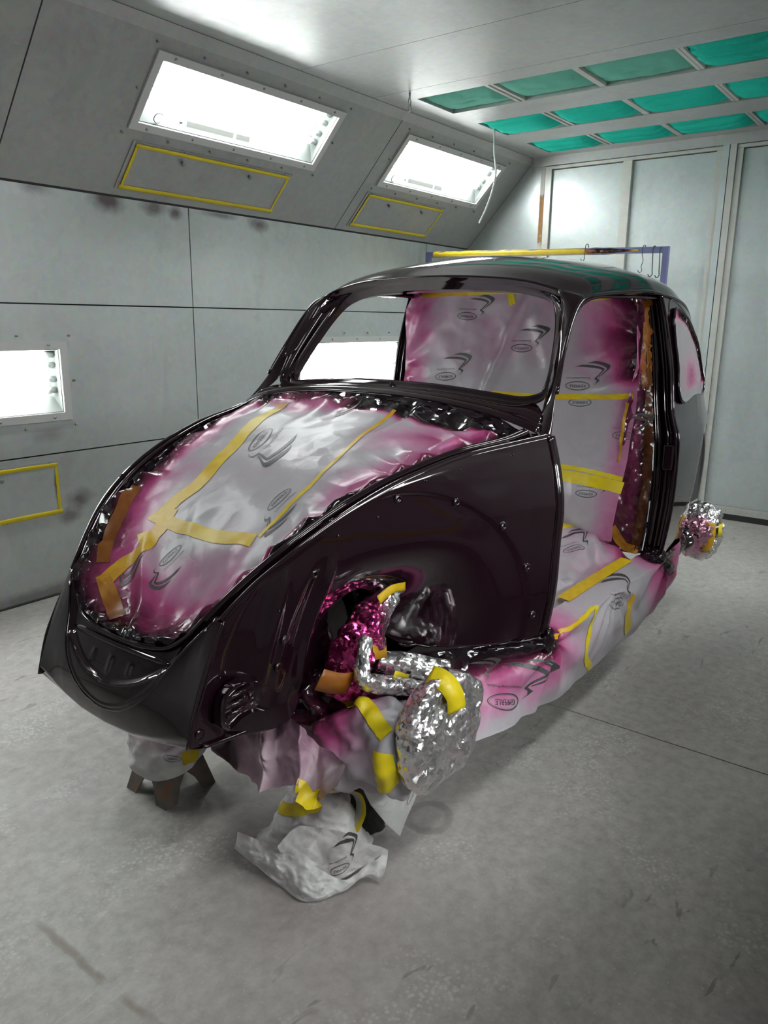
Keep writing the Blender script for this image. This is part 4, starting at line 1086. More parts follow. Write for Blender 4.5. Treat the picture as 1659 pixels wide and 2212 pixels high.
# ---- cabin floor sheet ------------------------------------------------
def floorsh(u, v):
    x = 1.97+(2.955-1.97)*u
    y = -.572+1.15*v
    z = ip(y, [(-.62,.525),(-.57,.528),(-.5,.540),(-.36,.575),(-.2,.625),(0,.655),(.2,.62),(.6,.54)])
    z += .055*sm(.75, 1, u)*sm(0, .12, v)
    h = .022*crease((x*3.2+y*2, y*5-x, 0), 1.5, 3)+.012*crease((x*6, y*7, 1), 1.6, 6)+.006*fbm((x, y, 0), 9, 2)-.01
    h += .014*math.sin((y*1.0-x*.45)*60+3*nz((x, y, 3), 4))*math.exp(-((v-.07)/.05)**2)
    return (x, YC+y, z+h*sm(0, .09, v))
FS = Sheet('cabin_floor_sheet', floorsh, lambda u, v, p: .10+.09*fbm((u*4, v*4, 0), 1.5, 2)+.30*math.exp(-(v/.05)**2)*sm(.5, 1, u)+.2*math.exp(-((u-.98)/.05)**2)+.10*sm(.4, 0, u), 110, 110, PAPER,
           'crumpled pink-tinted masking paper over the cabin floor', 'masking paper')
FS.tape([(1196, 1145), (1245, 1136), (1300, 1120)], .030, .03)
FS.tape([(1285, 1112), (1308, 1135), (1318, 1152)], .040, .06)
FS.decal((1262, 1182), (1217, 1194))

# ---- sill sheet -------------------------------------------------------
ZB = [(1.46,.42),(1.55,.352),(1.70,.322),(1.95,.290),(2.2,.265),(2.45,.254),(2.9,.258),(3.15,.285),(3.33,.335),(3.46,.44)]
def sillsh(u, v):
    x = 1.46+(3.46-1.46)*u
    yt = ip(x, [(1.46,.36),(1.64,.415),(1.8,.53),(1.99,.64),(2.06,.655),(2.5,.655),(2.95,.662),(3.1,.668),(3.3,.66),(3.46,.60)])
    din = sm(1.99, 2.06, x)*sm(3.06, 2.98, x)
    zb = ip(x, ZB); yb = ip(x, [(1.46,.55),(1.6,.60),(1.8,.625),(2.2,.63),(3.2,.63),(3.46,.58)])
    if v < .18:
        k = v/.18; y = (yt-.075*din)*(1-k)+yt*k; z = .545-.012*k-.010*k*k
    else:
        k = (v-.18)/.82; y = yt*(1-k)+yb*k+.018*math.sin(k*math.pi)*sm(1.9, 2.1, x); z = .523*(1-k)+zb*k
    h = .006*fbm((x*2, z*3, 0), 2.2, 4)+.010*crease((x*3+z*2, z*4-x*1.0, 0), 1.5, 8)
    g = sm(.95, 1, 1-abs(x-2.12)/1.0)                        # star of creases by the hinge pillar foot
    a = math.atan2(z-.50, x-2.06); r = math.hypot(z-.50, x-2.06)
    h += .010*math.sin(a*9+2*nz((x, z, 0), 6))*sm(.45, .1, r)*sm(0, .05, r)
    a = math.atan2(z-.53, x-3.05); r = math.hypot(z-.53, x-3.05)
    h += .010*math.sin(a*8)*sm(.45, .12, r)*sm(0, .05, r)
    a = math.atan2(z-.53, x-2.55); r = math.hypot(z-.56, x-2.5)
    h += .006*math.sin(a*14+3*nz((x, z, 0), 5))*sm(.38, .05, r)
    return (x, YC-y-h*sm(.05, .2, v), z)
def sill_spray(u, v, p):
    x = 1.46+2.0*u; z = p.z; n = fbm((x*2.2, z*4, 0), 1.6, 5)
    s_ = .06+.05*n
    d = math.hypot((x-2.03)/1.0, (z-.51)/.9)
    s_ = max(s_, .95-.55*sm(.0, .10, d)-.40*sm(.06, .34, d)+.10*n)
    if x < 2.06: s_ = max(s_, (.74*sm(.13, .01, .53-z)+.30*sm(.26, .10, .53-z)*.6+.12*n)*sm(2.16, 2.0, x))
    s_ = max(s_, .38*math.exp(-((x-1.9)/.42)**2-((z-.42)/.09)**2)+.12*n*sm(2.3, 1.9, x))
    d = math.hypot(x-3.10, (z-.53)); s_ = max(s_, 1.0-.55*sm(.03, .12, d)-.45*sm(.08, .36, d)+.08*n)
    s_ = max(s_, .30*sm(3.0, 3.25, x)*sm(.30, .40, z)+.10*n*sm(3, 3.2, x))
    return s_
SS = Sheet('sill_sheet', sillsh, sill_spray, 230, 90, PAPER, 'long pink-sprayed masking paper apron hanging from the sill under the door opening', 'masking paper')
SS.tape([(1182, 1284), (1230, 1262), (1290, 1235), (1346, 1208)], .046, lambda t: .14-.05*t, lift=.006)
SS.tape([(1178, 1384), (1225, 1360), (1282, 1312)], .016, lambda t: .25*(1-t))
SS.tape([(1286, 1308), (1272, 1370), (1266, 1408), (1274, 1444)], .028, 0.0)
SS.tape([(1370, 1285), (1358, 1320), (1356, 1364)], .046, lambda t: .12*(1-t))
SS.decal((1119, 1514), (1052, 1514)); SS.decal((1345, 1297), (1316, 1308)); SS.decal((1040, 1472), (990, 1476), 'W')

# ---- small crinkled black film lumps at the pillar feet ---------------
def lump(name, c, rx, ry, rz, m, label, sp=.95, cat='masking film', amp=.35, seed=0, parent=None, freq=9):
    n1, n2 = 28, 20; v = []; f = []; at = []
    for i in range(n1):
        for j in range(n2):
            a = 2*math.pi*i/n1; b = math.pi*j/(n2-1)
            d = V(math.cos(a)*math.sin(b), math.sin(a)*math.sin(b), math.cos(b)); k = 1+amp*ridge(d, 1.6, seed)+amp*.5*ridge(d, 4, seed+3)
            p = Vector(c)+V(d.x*rx, d.y*ry, d.z*rz)*k; v.append(p); at.append(sp(p) if callable(sp) else sp)
    for i in range(n1):
        for j in range(n2-1): f.append((i*n2+j, ((i+1) % n1)*n2+j, ((i+1) % n1)*n2+j+1, i*n2+j+1))
    o = obj(name, v, f, m, parent, True); set_attr(o, at)
    if label: tag(o, label, cat)
    return o
lump('masking_film_knot', cw(2.02, -.652, .520), .022, .016, .030, BFILM, 'crinkled black film knot at the foot of the hinge pillar', seed=2)
lump('masking_film_knot', cw(3.01, -.64, .545), .04, .036, .028, BFILM, 'crinkled black film knot at the foot of the lock pillar', seed=5)
# crinkled seam film along the lower edge of the front quarter
c = spl(sgnpts([(1.60,.40,.585),(1.66,.43,.565),(1.8,.53,.550),(1.9,.60,.543),(1.99,.65,.535)], -1))
pts = [V(*c(t)) for t in np.linspace(0, 1, 40)]
o = MB().tube([p+V(0, .004*nz(p, 30), .006*nz(p, 26, 2)) for p in pts], [.003+.002*abs(nz(p, 22, 4)) for p in pts], 8).build('seam_film_strip', BFILM, None, True)
set_attr(o, [1]*len(o.data.vertices)); tag(o, 'crinkled black film strip along the lower edge of the front quarter panel', 'masking film')
# ---- quarter window film ---------------------------------------------
def side_y(x, z):
    T = []
    for X, L in rq:
        P = [(b, a) for a, b in (L if X != 3.0 else [(b_, a_) for a_, b_ in BO])]
        T.append((X, float(np.interp(z, [q[0] for q in P], [q[1] for q in P]))))
    xs = [q[0] for q in T]; ys = [q[1] for q in T]
    i = max(0, min(len(xs)-2, int(np.searchsorted(xs, x, side='right'))-1)); a = (x-xs[i])/(xs[i+1]-xs[i])
    p1, p2 = ys[i], ys[i+1]; p0 = ys[i-1] if i > 0 else 2*p1-p2; p3 = ys[i+2] if i+2 < len(ys) else 2*p2-p1
    return float(.5*((2*p1)+(-p0+p2)*a+(2*p0-5*p1+4*p2-p3)*a*a+(-p0+3*p1-3*p2+p3)*a**3))
WQ = [(3.062,1.185),(3.058,1.32),(3.07,1.455),(3.12,1.503),(3.25,1.488),(3.42,1.432),(3.57,1.352),(3.655,1.26),(3.672,1.20),(3.635,1.163),(3.4,1.158),(3.11,1.155)]
for s_ in (-1, 1):
    qc = spl([(x, 0, z) for x, z in WQ], True); cxm, czm = 3.34, 1.30
    def qw(u, v):
        e = qc(u); x = cxm+(e[0]-cxm)*v; z = czm+(e[2]-czm)*v
        h = -.003+.004*ridge((x*9, z*9, 0), 1.5, 2)*sm(.5, .95, v)+.012*sm(.9, 1, v)
        return (x, YC+s_*(side_y(x, z)+.006+h*.5), z)
    vv = []; ff = []; at = []
    nu_, nv_ = 80, 22
    for i in range(nu_):
        for j in range(nv_):
            u, w_ = i/nu_, .02+.98*j/(nv_-1); p = Vector(qw(u, w_)); vv.append(p)
            at.append(.03+.85*sm(.72, .90, w_)*sm(1.18, 1.22, p.z)*sm(3.1, 3.22, p.x)+.42*math.exp(-((p.x-3.35)/.16)**2-((p.z-1.24)/.08)**2)*(1-sm(.7, .85, w_)))
    for i in range(nu_):
        for j in range(nv_-1): ff.append((i*nv_+j, ((i+1) % nu_)*nv_+j, ((i+1) % nu_)*nv_+j+1, i*nv_+j+1))
    ff.append(tuple(i*nv_ for i in range(nu_))[::-1])
    o = obj('window_film_sheet', vv, ff, FILM, None, True); set_attr(o, at)
    tag(o, 'silvery film with pink spray masking the %s quarter window' % ('near' if s_ < 0 else 'far'), 'masking film')
    ring_ = [Vector(qw(t, 1.0)) for t in np.linspace(0, 1, 90)[:-1]]
    MB().tube([p+V(0, s_*.001, 0) for p in ring_], .006, 8, closed=True).build('quarter_window_rim', PAINT, car, True)
    c2 = spl([(x, 0, z) for x, z in [(max(3.045, cxm+(x-cxm)*1.12), czm+(z-czm)*1.15) for x, z in WQ[2:10]]])
    MB().tube([V(q[0], YC+s_*(side_y(q[0], q[2])+.001), q[2]) for q in [c2(t) for t in np.linspace(0, 1, 70)]], .005, 8).build('quarter_window_swage', PAINT, car, True)

# ================================================================= FRONT AXLE WRAPS
def wrap_tube(name, path, rad, m, sp, label=None, cat='foil wrap', parent=None, n=22, seg=60, amp=.16, seed=0, flat=None, freq=14):
    c = spl(path); v = []; f = []; at = []; up = None
    pts = [V(*c(t)) for t in np.linspace(0, 1, seg)]
    for i, p in enumerate(pts):
        t = (pts[min(seg-1, i+1)]-pts[max(0, i-1)]).normalized()
        if up is None: up = V(0, 0, 1) if abs(t.z) < .8 else V(0, -1, 0)
        e = t.cross(up).normalized(); up = e.cross(t).normalized()
        r = float(np.interp(i/(seg-1), np.linspace(0, 1, len(rad)), rad))
        if i in (0, seg-1): r *= .35
        for k in range(n):
            a = 2*math.pi*k/n; d = e*math.cos(a)+up*math.sin(a)*(flat or 1)
            q = p+d*r; w_ = 1-amp+amp*1.5*crease(q, freq*1.2, seed)+amp*.8*crease(q, freq*2.9, seed+4); q = p+d*r*w_; v.append(q); at.append(sp(i/(seg-1), q) if callable(sp) else sp)
    for i in range(seg-1):
        for k in range(n): f.append((i*n+k, i*n+(k+1) % n, (i+1)*n+(k+1) % n, (i+1)*n+k))
    f.append(tuple(range(n))[::-1]); f.append(tuple((seg-1)*n+k for k in range(n)))
    o = obj(name, v, f, m, parent, True); set_attr(o, at)
    if label: tag(o, label, cat if parent is None else None)
    return o
def drum(name, c, ax, prof, m, sp, label, seed=0, n=110, amp=.05, group=None, parent=None, sq=2.0):
    c = Vector(c); ax = Vector(ax).normalized(); e = V(0, 0, 1); e = (e-ax*e.dot(ax)).normalized(); g = ax.cross(e); v = []; f = []; at = []
    PR = spl([(d, r, 0) for d, r in prof]); m_ = 60
    for j in range(m_):
        d, r, _ = PR(j/(m_-1))
        for k in range(n):
            a = 2*math.pi*k/n; ca, sa = abs(math.cos(a)), abs(math.sin(a)); ex = sq if math.cos(a) < .2 else 2.2
            q = c+ax*d+(e*math.cos(a)+g*math.sin(a))*max(r, .002)/(ca**ex+sa**ex)**(1/ex)*(1 if ex < 2.5 else .93)
            w_ = .012*crease(q, 13, seed)+.008*crease(q, 30, seed+2)-.008
            out_ = ((e*math.cos(a)+g*math.sin(a))*(1 if r > .09 else .3)+ax*(.3 if r > .12 else .8)).normalized()
            p = q+out_*w_*(amp/.05); v.append(p); at.append(sp(p) if callable(sp) else sp)
    for j in range(m_-1):
        for k in range(n): f.append((j*n+k, j*n+(k+1) % n, (j+1)*n+(k+1) % n, (j+1)*n+k))
    f.append(tuple(range(n))[::-1]); f.append(tuple((m_-1)*n+k for k in range(n)))
    o = obj(name, v, f, m, parent, True); set_attr(o, at); tag(o, label); return o
def surf_tape(o, pts, nrm, width, spray=0.0, m=None, name='tape_strip', thick=.001):
    """ribbon of tape through world points, lying on a wrapped thing"""
    c = spl(pts) if len(pts) > 2 else (lambda t: np.array(pts[0])*(1-t)+np.array(pts[1])*t); n = Vector(nrm).normalized(); v = []; f = []; K = 16
    for i in range(K+1):
        p = V(*c(i/K)); t = (V(*c(min(1, i/K+.02)))-V(*c(max(0, i/K-.02)))).normalized(); a = n.cross(t).normalized()
        for k in (-.5, 0, .5): v.append(p+a*width*k+n*(.002*nz(p*1.0+a*k, 25)))
    for i in range(K):
        for k in range(2): f.append((i*3+k, (i+1)*3+k, (i+1)*3+k+1, i*3+k+1))
    q = obj(name, v, f, m or TAPES, o, True, thick); set_attr(q, [spray]*len(v)); return q
susp = empty('front_suspension', cw(1.48, -.55, .25), 'near front brake drum and suspension arms wrapped in crumpled foil', 'suspension')
DY = YC-.600
drum_o = drum('brake_drum_wrap', (1.490, DY, .452), (-.10, -1, 0), [(-.03,.04),(-.025,.115),(-.010,.143),(.012,.150),(.032,.149),(.044,.135),(.048,.10),(.052,.05),(.053,.004)], FOIL,
              lambda p: .16*sm(.05, -.02, (DY-p.y))*sm(.45, .6, p.z)+.05, 'crumpled silver foil wrapped round the brake drum', 1, parent=susp, sq=3.6)
fn_ = lambda x, y, z: (x, YC+y, z)
surf_tape(drum_o, [fn_(1.455,-.600,.607), fn_(1.462,-.640,.600), fn_(1.472,-.664,.568), fn_(1.480,-.668,.520)], (-.35,-.75,.55), .055)
tower = wrap_tube('shock_tower_wrap', [at_y(876, 1267, YC-.40), at_y(846, 1280, YC-.40), at_y(808, 1325, YC-.40), at_y(772, 1390, YC-.39), at_y(748, 1450, YC-.38), at_y(738, 1490, YC-.37)],
                  [.008, .026, .042, .053, .060, .054], FOIL, lambda t, q: .50*sm(-.02, .05, (q-at_y(800, 1350, YC-.40)).dot(V(-.8, .45, .1))+.045)+.40*sm(.30, .08, t)*sm(-.01, .02, (q-at_y(810, 1310, YC-.40)).dot(V(-.8, .45, .1))+.02), 'pink-sprayed foil on the shock tower', parent=susp, seed=3, amp=.22)
surf_tape(tower, [at_y(818, 1296, YC-.435), at_y(845, 1274, YC-.435), at_y(876, 1266, YC-.430)], (-.5,-.8,.2), .022, .12)
surf_tape(tower, [at_y(690, 1468, YC-.43), at_y(725, 1476, YC-.44), at_y(760, 1474, YC-.43)], (-.6,-.8,.1), .055, .42)
arm = wrap_tube('steering_arm_wrap', [at_y(790, 1372, YC-.44), at_y(784, 1420, YC-.45), at_y(784, 1468, YC-.46), at_y(850, 1478, YC-.49), at_y(920, 1492, YC-.52), at_y(975, 1510, YC-.56)],
                [.013, .018, .024, .022, .020, .03], FOIL, .02, 'thin silver foil bent in an L', parent=susp, seed=6, amp=.25)
box = wrap_tube('axle_link_wrap', [at_y(812, 1428, YC-.40), at_y(860, 1438, YC-.44), at_y(905, 1446, YC-.48), at_y(960, 1462, YC-.53)], [.030, .036, .038, .045], FOIL,
                lambda t, q: .20*sm(.02, .05, q.z-.60), 'dull foil over the link behind the drum', parent=susp, seed=8, amp=.12, freq=10)
surf_tape(box, [at_y(806, 1405, YC-.45), at_y(835, 1398, YC-.45)], (-.5,-.8,.3), .05, .25)
surf_tape(arm, [at_y(880, 1470, YC-.50), at_y(850, 1460, YC-.49)], (-.5,-.8,.2), .03, .0)
# beam paper
def beam(u, v):
    y = -.05-.53*u; a = 2*math.pi*v
    r = .110+.012*math.sin(math.pi*u)-.06*sm(.95, 1, u)+.045*sm(.70, .2, u)*max(0, math.sin(a))
    cx, cz = 1.42, .395
    d = V(math.cos(a), 0, math.sin(a))
    q = V(cx, YC+y, cz)+V(d.x*r*.8, 0, d.z*r*1.08)
    w_ = .040*crease(q, 10, 3)+.022*crease(q, 19, 6)+.010*fbm(q, 9, 2)-.03
    return q+d*w_*sm(1, .9, u)+V(0, .01*nz(q, 12, 9), 0)
BP = Sheet('axle_beam_sheet', beam, lambda u, v, p: .03+.55*sm(.34, .48, p.z+.05*nz(p, 6))*sm(.98, .55, u)+.34*sm(.80, .30, u)*sm(.26, .36, p.z)+.10*fbm(p, 7, 3), 90, 110, PAPER, 'crumpled pink and white masking paper wrapped round the front axle beam', 'masking paper')
BP.tape([(.55, .29), (.70, .31), (.84, .345), (.945, .39)], .042, .0, uvpath=True, lift=.004)
BP.tape([(.945, .45), (.95, .53), (.94, .61)], .042, .0, uvpath=True, lift=.004)
BP.tape([(.40, .31), (.47, .32)], .03, .25, uvpath=True, lift=.004)
BP.decal((668, 1640), (610, 1635), 'SW'); 
# folded lower sheet
top_ = [(452, 1590), (505, 1566), (560, 1548), (610, 1535), (655, 1560), (700, 1600), (745, 1640)]
bot_ = [(468, 1612), (520, 1658), (570, 1702), (612, 1694), (648, 1690), (696, 1722), (736, 1688)]
xs_ = [1.17, 1.20, 1.14, 1.21, 1.18, 1.24, 1.20]
TT = [at_x(px, py, x+.06) for (px, py), x in zip(top_, xs_)]; BB = [at_x(px, py, x) for (px, py), x in zip(bot_, xs_)]
def fold(u, v):
    t = min(.9999, max(0, u))*(len(TT)-1); k = int(t); a = t-k
    p = (TT[k].lerp(TT[k+1], a)).lerp(BB[k].lerp(BB[k+1], a), v)
    return p+V(-1, -.4, .2)*(.022*crease(p, 9, 3)+.010*crease(p, 19, 5)+.02*math.sin(v*math.pi)*math.sin(t*math.pi*.9))
FO = Sheet('folded_skirt_sheet', fold, lambda u, v, p: .36+.16*fbm(p, 5, 2)+.20*sm(.5, 0, v)-.10*sm(.6, 1, u), 110, 60, PLAINP, 'folded mauve masking paper skirt drooping below the car nose', 'masking paper')
FO.tape([(640, 1700), (662, 1722), (688, 1728)], .035, .04)
# loose triangular flap
TR = [at_y(768, 1672, YC-.46), at_y(842, 1680, YC-.48), at_y(910, 1692, YC-.50)]; TB = [at_y(800, 1738, YC-.45), at_y(832, 1775, YC-.46), at_y(864, 1806, YC-.47)]
def tri(u, v):
    if u < .5: a = TR[0].lerp(TR[1], u*2); b = TB[0].lerp(TB[1], u*2)
    else: a = TR[1].lerp(TR[2], u*2-1); b = TB[1].lerp(TB[2], u*2-1)
    p = a.lerp(b, v); return p+V(-.5, -.8, 0)*(.004*fbm(p, 9, 1)+.010*math.sin(u*3))
TS = Sheet('loose_paper_flap', tri, lambda u, v, p: .0, 30, 30, PLAINP, 'plain white paper flap hanging in a point below the brake drum', 'masking paper')
TS.decal((880, 1738), (893, 1702), 'E')

BLACKM = mat('matte_black_fill', (.012, .011, .011), .8)  # flat black of the added sheet that stands in for shade below the axle
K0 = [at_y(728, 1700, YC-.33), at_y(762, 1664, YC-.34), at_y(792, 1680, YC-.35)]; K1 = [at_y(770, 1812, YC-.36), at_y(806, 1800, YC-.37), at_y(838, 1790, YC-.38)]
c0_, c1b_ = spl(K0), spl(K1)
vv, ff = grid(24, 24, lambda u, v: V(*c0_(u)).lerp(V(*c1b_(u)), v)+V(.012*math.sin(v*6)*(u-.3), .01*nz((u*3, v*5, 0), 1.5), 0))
o = obj('dark_fill_sheet', [V(q.x, q.y, max(.003, q.z)) for q in vv], ff, BLACKM, None, True, .004)  # made-up dark sheet filling the shadowed gap under the front axle
tag(o, 'matte black sheet added for the shadowed underside between the white papers under the front axle', 'shade sheet')

# ================================================================= REAR HUB
rsus = empty('rear_suspension', cw(3.6, -.57, .30), 'near rear hub in crumpled foil on a film-wrapped trailing arm', 'suspension')
rear = drum('rear_hub_wrap', (3.92, YC-.545, .445), (-.05, -1, .05), [(-.07,.05),(-.06,.10),(-.01,.128),(.05,.134),(.09,.126),(.115,.09),(.125,.04),(.13,.003)], FOIL,
            lambda p: .30*sm(3.86, 3.79, p.x)+.03, 'crumpled silver foil round the rear hub', 7, amp=.08, parent=rsus)
surf_tape(rear, [(3.85, YC-.684, .475), (3.93, YC-.687, .47), (3.99, YC-.672, .465)], (-.1,-1,.1), .062, .0)
surf_tape(rear, [(3.818, YC-.655, .52), (3.808, YC-.66, .45), (3.812, YC-.645, .37)], (-.6,-.8,.1), .055, .18)
wrap_tube('trailing_arm_film', [cw(3.02, -.62, .52), cw(3.2, -.60, .49), cw(3.42, -.575, .475), cw(3.66, -.57, .455)], [.03, .045, .052, .045], BFILM, 1.0,
          'crinkled wet black film', parent=rsus, seed=4, amp=.22, freq=9)

# ================================================================= STANDS AND LOOSE PAPER
def standmat():
    m = mat('weathered_jack_stand', (.2, .17, .14), .7); t = NT(m); p = t.objc(); n = t.noise(p, 18, 6, .7, .4)
    t.set(Base_Color=t.ramp(n, [(.3, (.10, .085, .075)), (.5, (.17, .145, .125)), (.6, (.22, .14, .10)), (.68, (.40, .085, .03))])); return m
STANDM = standmat()
js = empty('jack_stand', (1.335, 1.845, 0), 'weathered brown steel jack stand with spread legs under the car nose', 'jack stand')
cx, cy, hb, ht, Hs = 1.335, 1.845, .098, .050, .195
def fr_pt(a, b, z):
    k = z/Hs; w_ = hb*(1-k)+ht*k; return V(cx+a*w_, cy+b*w_, z)
for (sx, sy), (tx, ty) in (((-1,-1),(-1,1)), ((-1,1),(1,1)), ((1,1),(1,-1)), ((1,-1),(-1,-1))):
    m = MB(); P = []
    # face with an arched notch at the foot
    prof_ = [(0,0),(.24,0),(.33,.24),(.5,.42),(.67,.24),(.76,0),(1,0),(1,1),(0,1)]
    for s0, z0 in prof_:
        a = sx*(1-s0)+tx*s0; b = sy*(1-s0)+ty*s0; P.append(fr_pt(a, b, z0*Hs))
    n = ((P[1]-P[0]).cross(P[8]-P[0])).normalized()
    Q = [p+n*.005 for p in P]; k = len(P)
    m.add(P+Q, [tuple(range(k)), tuple(range(2*k-1, k-1, -1))]+[(i, i+k, (i+1) % k+k, (i+1) % k) for i in range(k)]); m.build('leg_plate', STANDM, js)
MB().box((cx-.05, cy-.05, Hs), (cx+.05, cy+.05, Hs+.012)).build('top_plate', STANDM, js)
MB().lathe((cx, cy, Hs+.012), (0, 0, 1), [(0, .022), (.25, .022)], 14).build('post', STANDM, js, True)
MB().box((cx-.03, cy-.06, Hs+.262), (cx+.03, cy+.06, Hs+.277)).build('saddle', STANDM, js)
def cap(u, v):
    a = 2*math.pi*u; r = .026+.060*min(1, v*1.4)+.026*v; z = .250-.035*v-.125*v*v*(.55+.45*math.cos(a-3.75))
    q = V(cx+r*math.cos(a), cy+r*math.sin(a), z); return q+V(math.cos(a), math.sin(a), .4)*(.014*crease(q, 14, 2)+.008*crease(q, 33, 3))*sm(0, .3, v)
CP = Sheet('stand_cap_paper', cap, lambda u, v, p: .04+.30*sm(.15, .21, p.z)+.1*nz(p, 9), 80, 40, PLAINP, 'crumpled printed paper cap draped over the brown jack stand', 'masking paper')
CP.tape([(392, 1640), (410, 1634), (428, 1632)], .04, .04); CP.decal((392, 1640), (352, 1632), 'ET')
# paper-covered stand
cx2, cy2 = 1.40, 1.270
st2 = empty('jack_stand', (cx2, cy2, 0), 'jack stand hidden under crumpled white paper below the front axle', 'jack stand')
MB().lathe((cx2, cy2, 0), (0, 0, 1), [(0, .09), (.012, .09), (.20, .03), (.30, .025)], 12).build('stand_cone', STANDM, st2)
def drape(u, v):
    a = 2*math.pi*u; z = .250*(1-v)**1.05+.004; r = .042+.075*v+.03*v*v+.012*math.sin(a*3+1)*v
    q = V(cx2+r*math.cos(a), cy2+r*math.sin(a)*1.05, z); w_ = .022*crease(q, 9, 4)+.012*crease(q, 21, 6)+.005*ridge(q, 40, 2)-.012
    return q+V(math.cos(a), math.sin(a), .2)*w_
DR = Sheet('stand_drape_paper', drape, lambda u, v, p: .05+.16*fbm(p, 6, 3)+.14*sm(.1, .25, p.z), 110, 80, PLAINP, 'crumpled white printed paper draped round the hidden jack stand', 'masking paper')
DR.tape([(650, 1745), (668, 1733), (690, 1735)], .035, .02)
bt_ = [at_z(505, 1832, .075), at_z(556, 1872, .035), at_z(602, 1910, .008), at_z(660, 1946, .003), at_z(740, 1922, .004), at_z(790, 1893, .022), at_z(820, 1908, .012)]
tp_ = [at_z(513, 1796, .115), at_z(565, 1816, .115), at_z(622, 1838, .105), at_z(682, 1872, .075), at_z(742, 1898, .035), at_z(790, 1868, .060), at_z(839, 1835, .090)]
cb_, ct_ = spl(bt_), spl(tp_)
def boat(u, v):
    p = V(*cb_(u)).lerp(V(*ct_(u)), v); p = p+V(-.6, -.8, 0)*(.012*math.sin(v*math.pi))
    w_ = (.012*crease(p, 14, 2)+.008*crease(p, 32, 5)+.004*crease(p, 60, 7))*sm(0, .1, u)*sm(1, .9, u)
    p = p+V(-.5, -.7, .5)*w_; p.z = max(p.z, .002); return p
BT = Sheet('crumpled_floor_paper', boat, lambda u, v, p: .04+.20*sm(.5, 1, v)*sm(.4, 0, u), 120, 44, PLAINP, 'crumpled white paper with two upturned wings lying on the floor', 'masking paper')
bk_ = [at_z(600, 1830, .13), at_z(640, 1790, .17), at_z(690, 1790, .17), at_z(740, 1800, .16), at_z(780, 1822, .12), at_z(835, 1838, .09)]
fr_ = [at_z(610, 1842, .10), at_z(650, 1860, .085), at_z(690, 1880, .06), at_z(735, 1900, .035), at_z(785, 1872, .055), at_z(837, 1840, .088)]
c1_, c2_ = spl(bk_), spl(fr_)
def tray(u, v):
    p = V(*c1_(u)).lerp(V(*c2_(u)), v); return p+V(-.4, -.4, .8)*(.012*crease(p, 12, 3)+.006*crease(p, 28, 1))+V(0, 0, -.012*math.sin(v*math.pi))
TY_ = Sheet('crumpled_floor_paper', tray, lambda u, v, p: .05+.08*nz(p, 8), 80, 40, PLAINP, 'white printed paper folded behind the upturned wings at the stand foot', 'masking paper')
TY_.decal((756, 1866), (712, 1884))
# curled flap with a taped rim beside it
cu_ = spl([at_y(697, 1708, YC-.40), at_y(745, 1705, YC-.40), at_y(781, 1718, YC-.40), at_y(789, 1755, YC-.40), at_y(771, 1800, YC-.39)])
def curl(u, v):
    p = V(*cu_(u)); q = V(p.x+.05, p.y+.035, p.z-.01); c_ = at_y(725, 1765, YC-.36)
    return p.lerp(q.lerp(c_, .35), v)+V(0, 0, .003*nz(p, 30))
CU = Sheet('curled_paper_cuff', curl, lambda u, v, p: .02, 50, 14, PLAINP, 'curled white paper cuff with a yellow taped rim beside the draped stand', 'masking paper')
CU.tape([(0.01, .09), (.25, .09), (.5, .09), (.75, .09), (.99, .09)], .016, .0, uvpath=True)

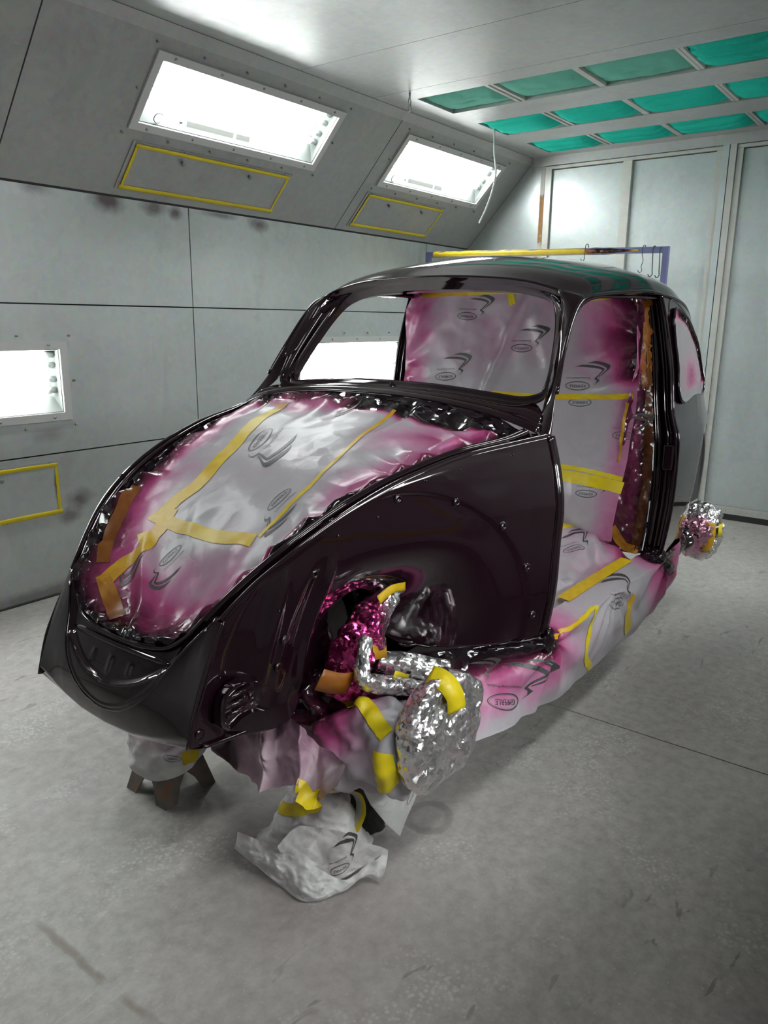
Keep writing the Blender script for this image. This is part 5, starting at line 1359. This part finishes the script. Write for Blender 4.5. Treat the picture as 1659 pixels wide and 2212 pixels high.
# ================================================================= RACK
PURP = mat('rack_periwinkle', (.17, .175, .36), .45)
RXX = 5.40
rk = empty('parts_rack', (RXX, 2.70, 0), 'periwinkle blue steel parts rack behind the car roof', 'rack')
yl_, yr_ = 3.640, 1.745; zl_, zr_ = 1.985, 1.945
for y, z, k in ((yl_, zl_, 1), (yr_, zr_, 1)):
    MB().box((RXX-.018, y-.018, .03), (RXX+.018, y+.018, z)).build('upright', PURP, rk)
    MB().box((RXX-.22, y-.02, .0), (RXX+.22, y+.02, .03)).build('foot', PURP, rk)
m = MB(); m.add([V(RXX-.016, yl_, zl_-.04), V(RXX+.016, yl_, zl_-.04), V(RXX+.016, yl_, zl_), V(RXX-.016, yl_, zl_), V(RXX-.016, yr_, zr_-.04), V(RXX+.016, yr_, zr_-.04), V(RXX+.016, yr_, zr_), V(RXX-.016, yr_, zr_)],
      [(0,1,2,3),(7,6,5,4),(0,4,5,1),(1,5,6,2),(2,6,7,3),(3,7,4,0)]); bar_ = m.build('top_bar', PURP, rk)
MB().box((RXX-.016, yr_, .28), (RXX+.016, yl_, .31)).build('lower_bar', PURP, rk)
def tapebar(u, v):
    y = 3.585-(3.585-1.925)*u; z = zl_+(zr_-zl_)*(3.64-y)/(3.64-1.745); a = v*2*math.pi+.4
    k = 1-.7*sm(.86, 1, u)
    return (RXX+.021*math.cos(a)*1.1, YC-YC+y, z-.02+.024*k*math.sin(a)+.004*nz((u*30, v, 0), 1)*(1 if math.sin(a) > 0 else 0))
vv, ff = grid(90, 13, tapebar); o = obj('tape_wrap', vv, ff, TAPES, bar_, True)
set_attr(o, [(.75*sm(2.35, 2.2, p.y)*sm(1.95, 2.02, p.y)+.06) for p in vv])
WIRE = mat('hook_wire', (.05, .05, .05), .45, .6)
for i, (px, y0, y1, th, wh) in enumerate(((1265, 530, 560, .0028, 'through the taped part of the bar'), (1389, 532, 585, .0025, 'thin twisted, left of the pair'), (1411, 534, 594, .0032, 'long straight, middle of the three'), (1426, 536, 596, .0032, 'long, beside the right upright'))):
    a = at_x(px, y0, RXX-.03); b = at_x(px-3, y1, RXX-.03)
    pts = [a+V(.055, 0, -.012), a+V(.05, 0, .006), a+V(.012, 0, .006), a+V(0, 0, -.008)] + [a.lerp(b, t)+V(0, .006*math.sin(t*9)*(1 if i == 1 else 0), 0) for t in (.3, .6, .85)] + [b, b+V(-.005, .014, -.012), b+V(-.005, .026, .004)]
    c = spl(pts); o = MB().tube([V(*c(t)) for t in np.linspace(0, 1, 40)], th, 6).build('wire_hook', WIRE, None, True)
    tag(o, 'dark wire hook on the rack bar, %s' % wh, 'hook', 'wire hooks on the parts rack')
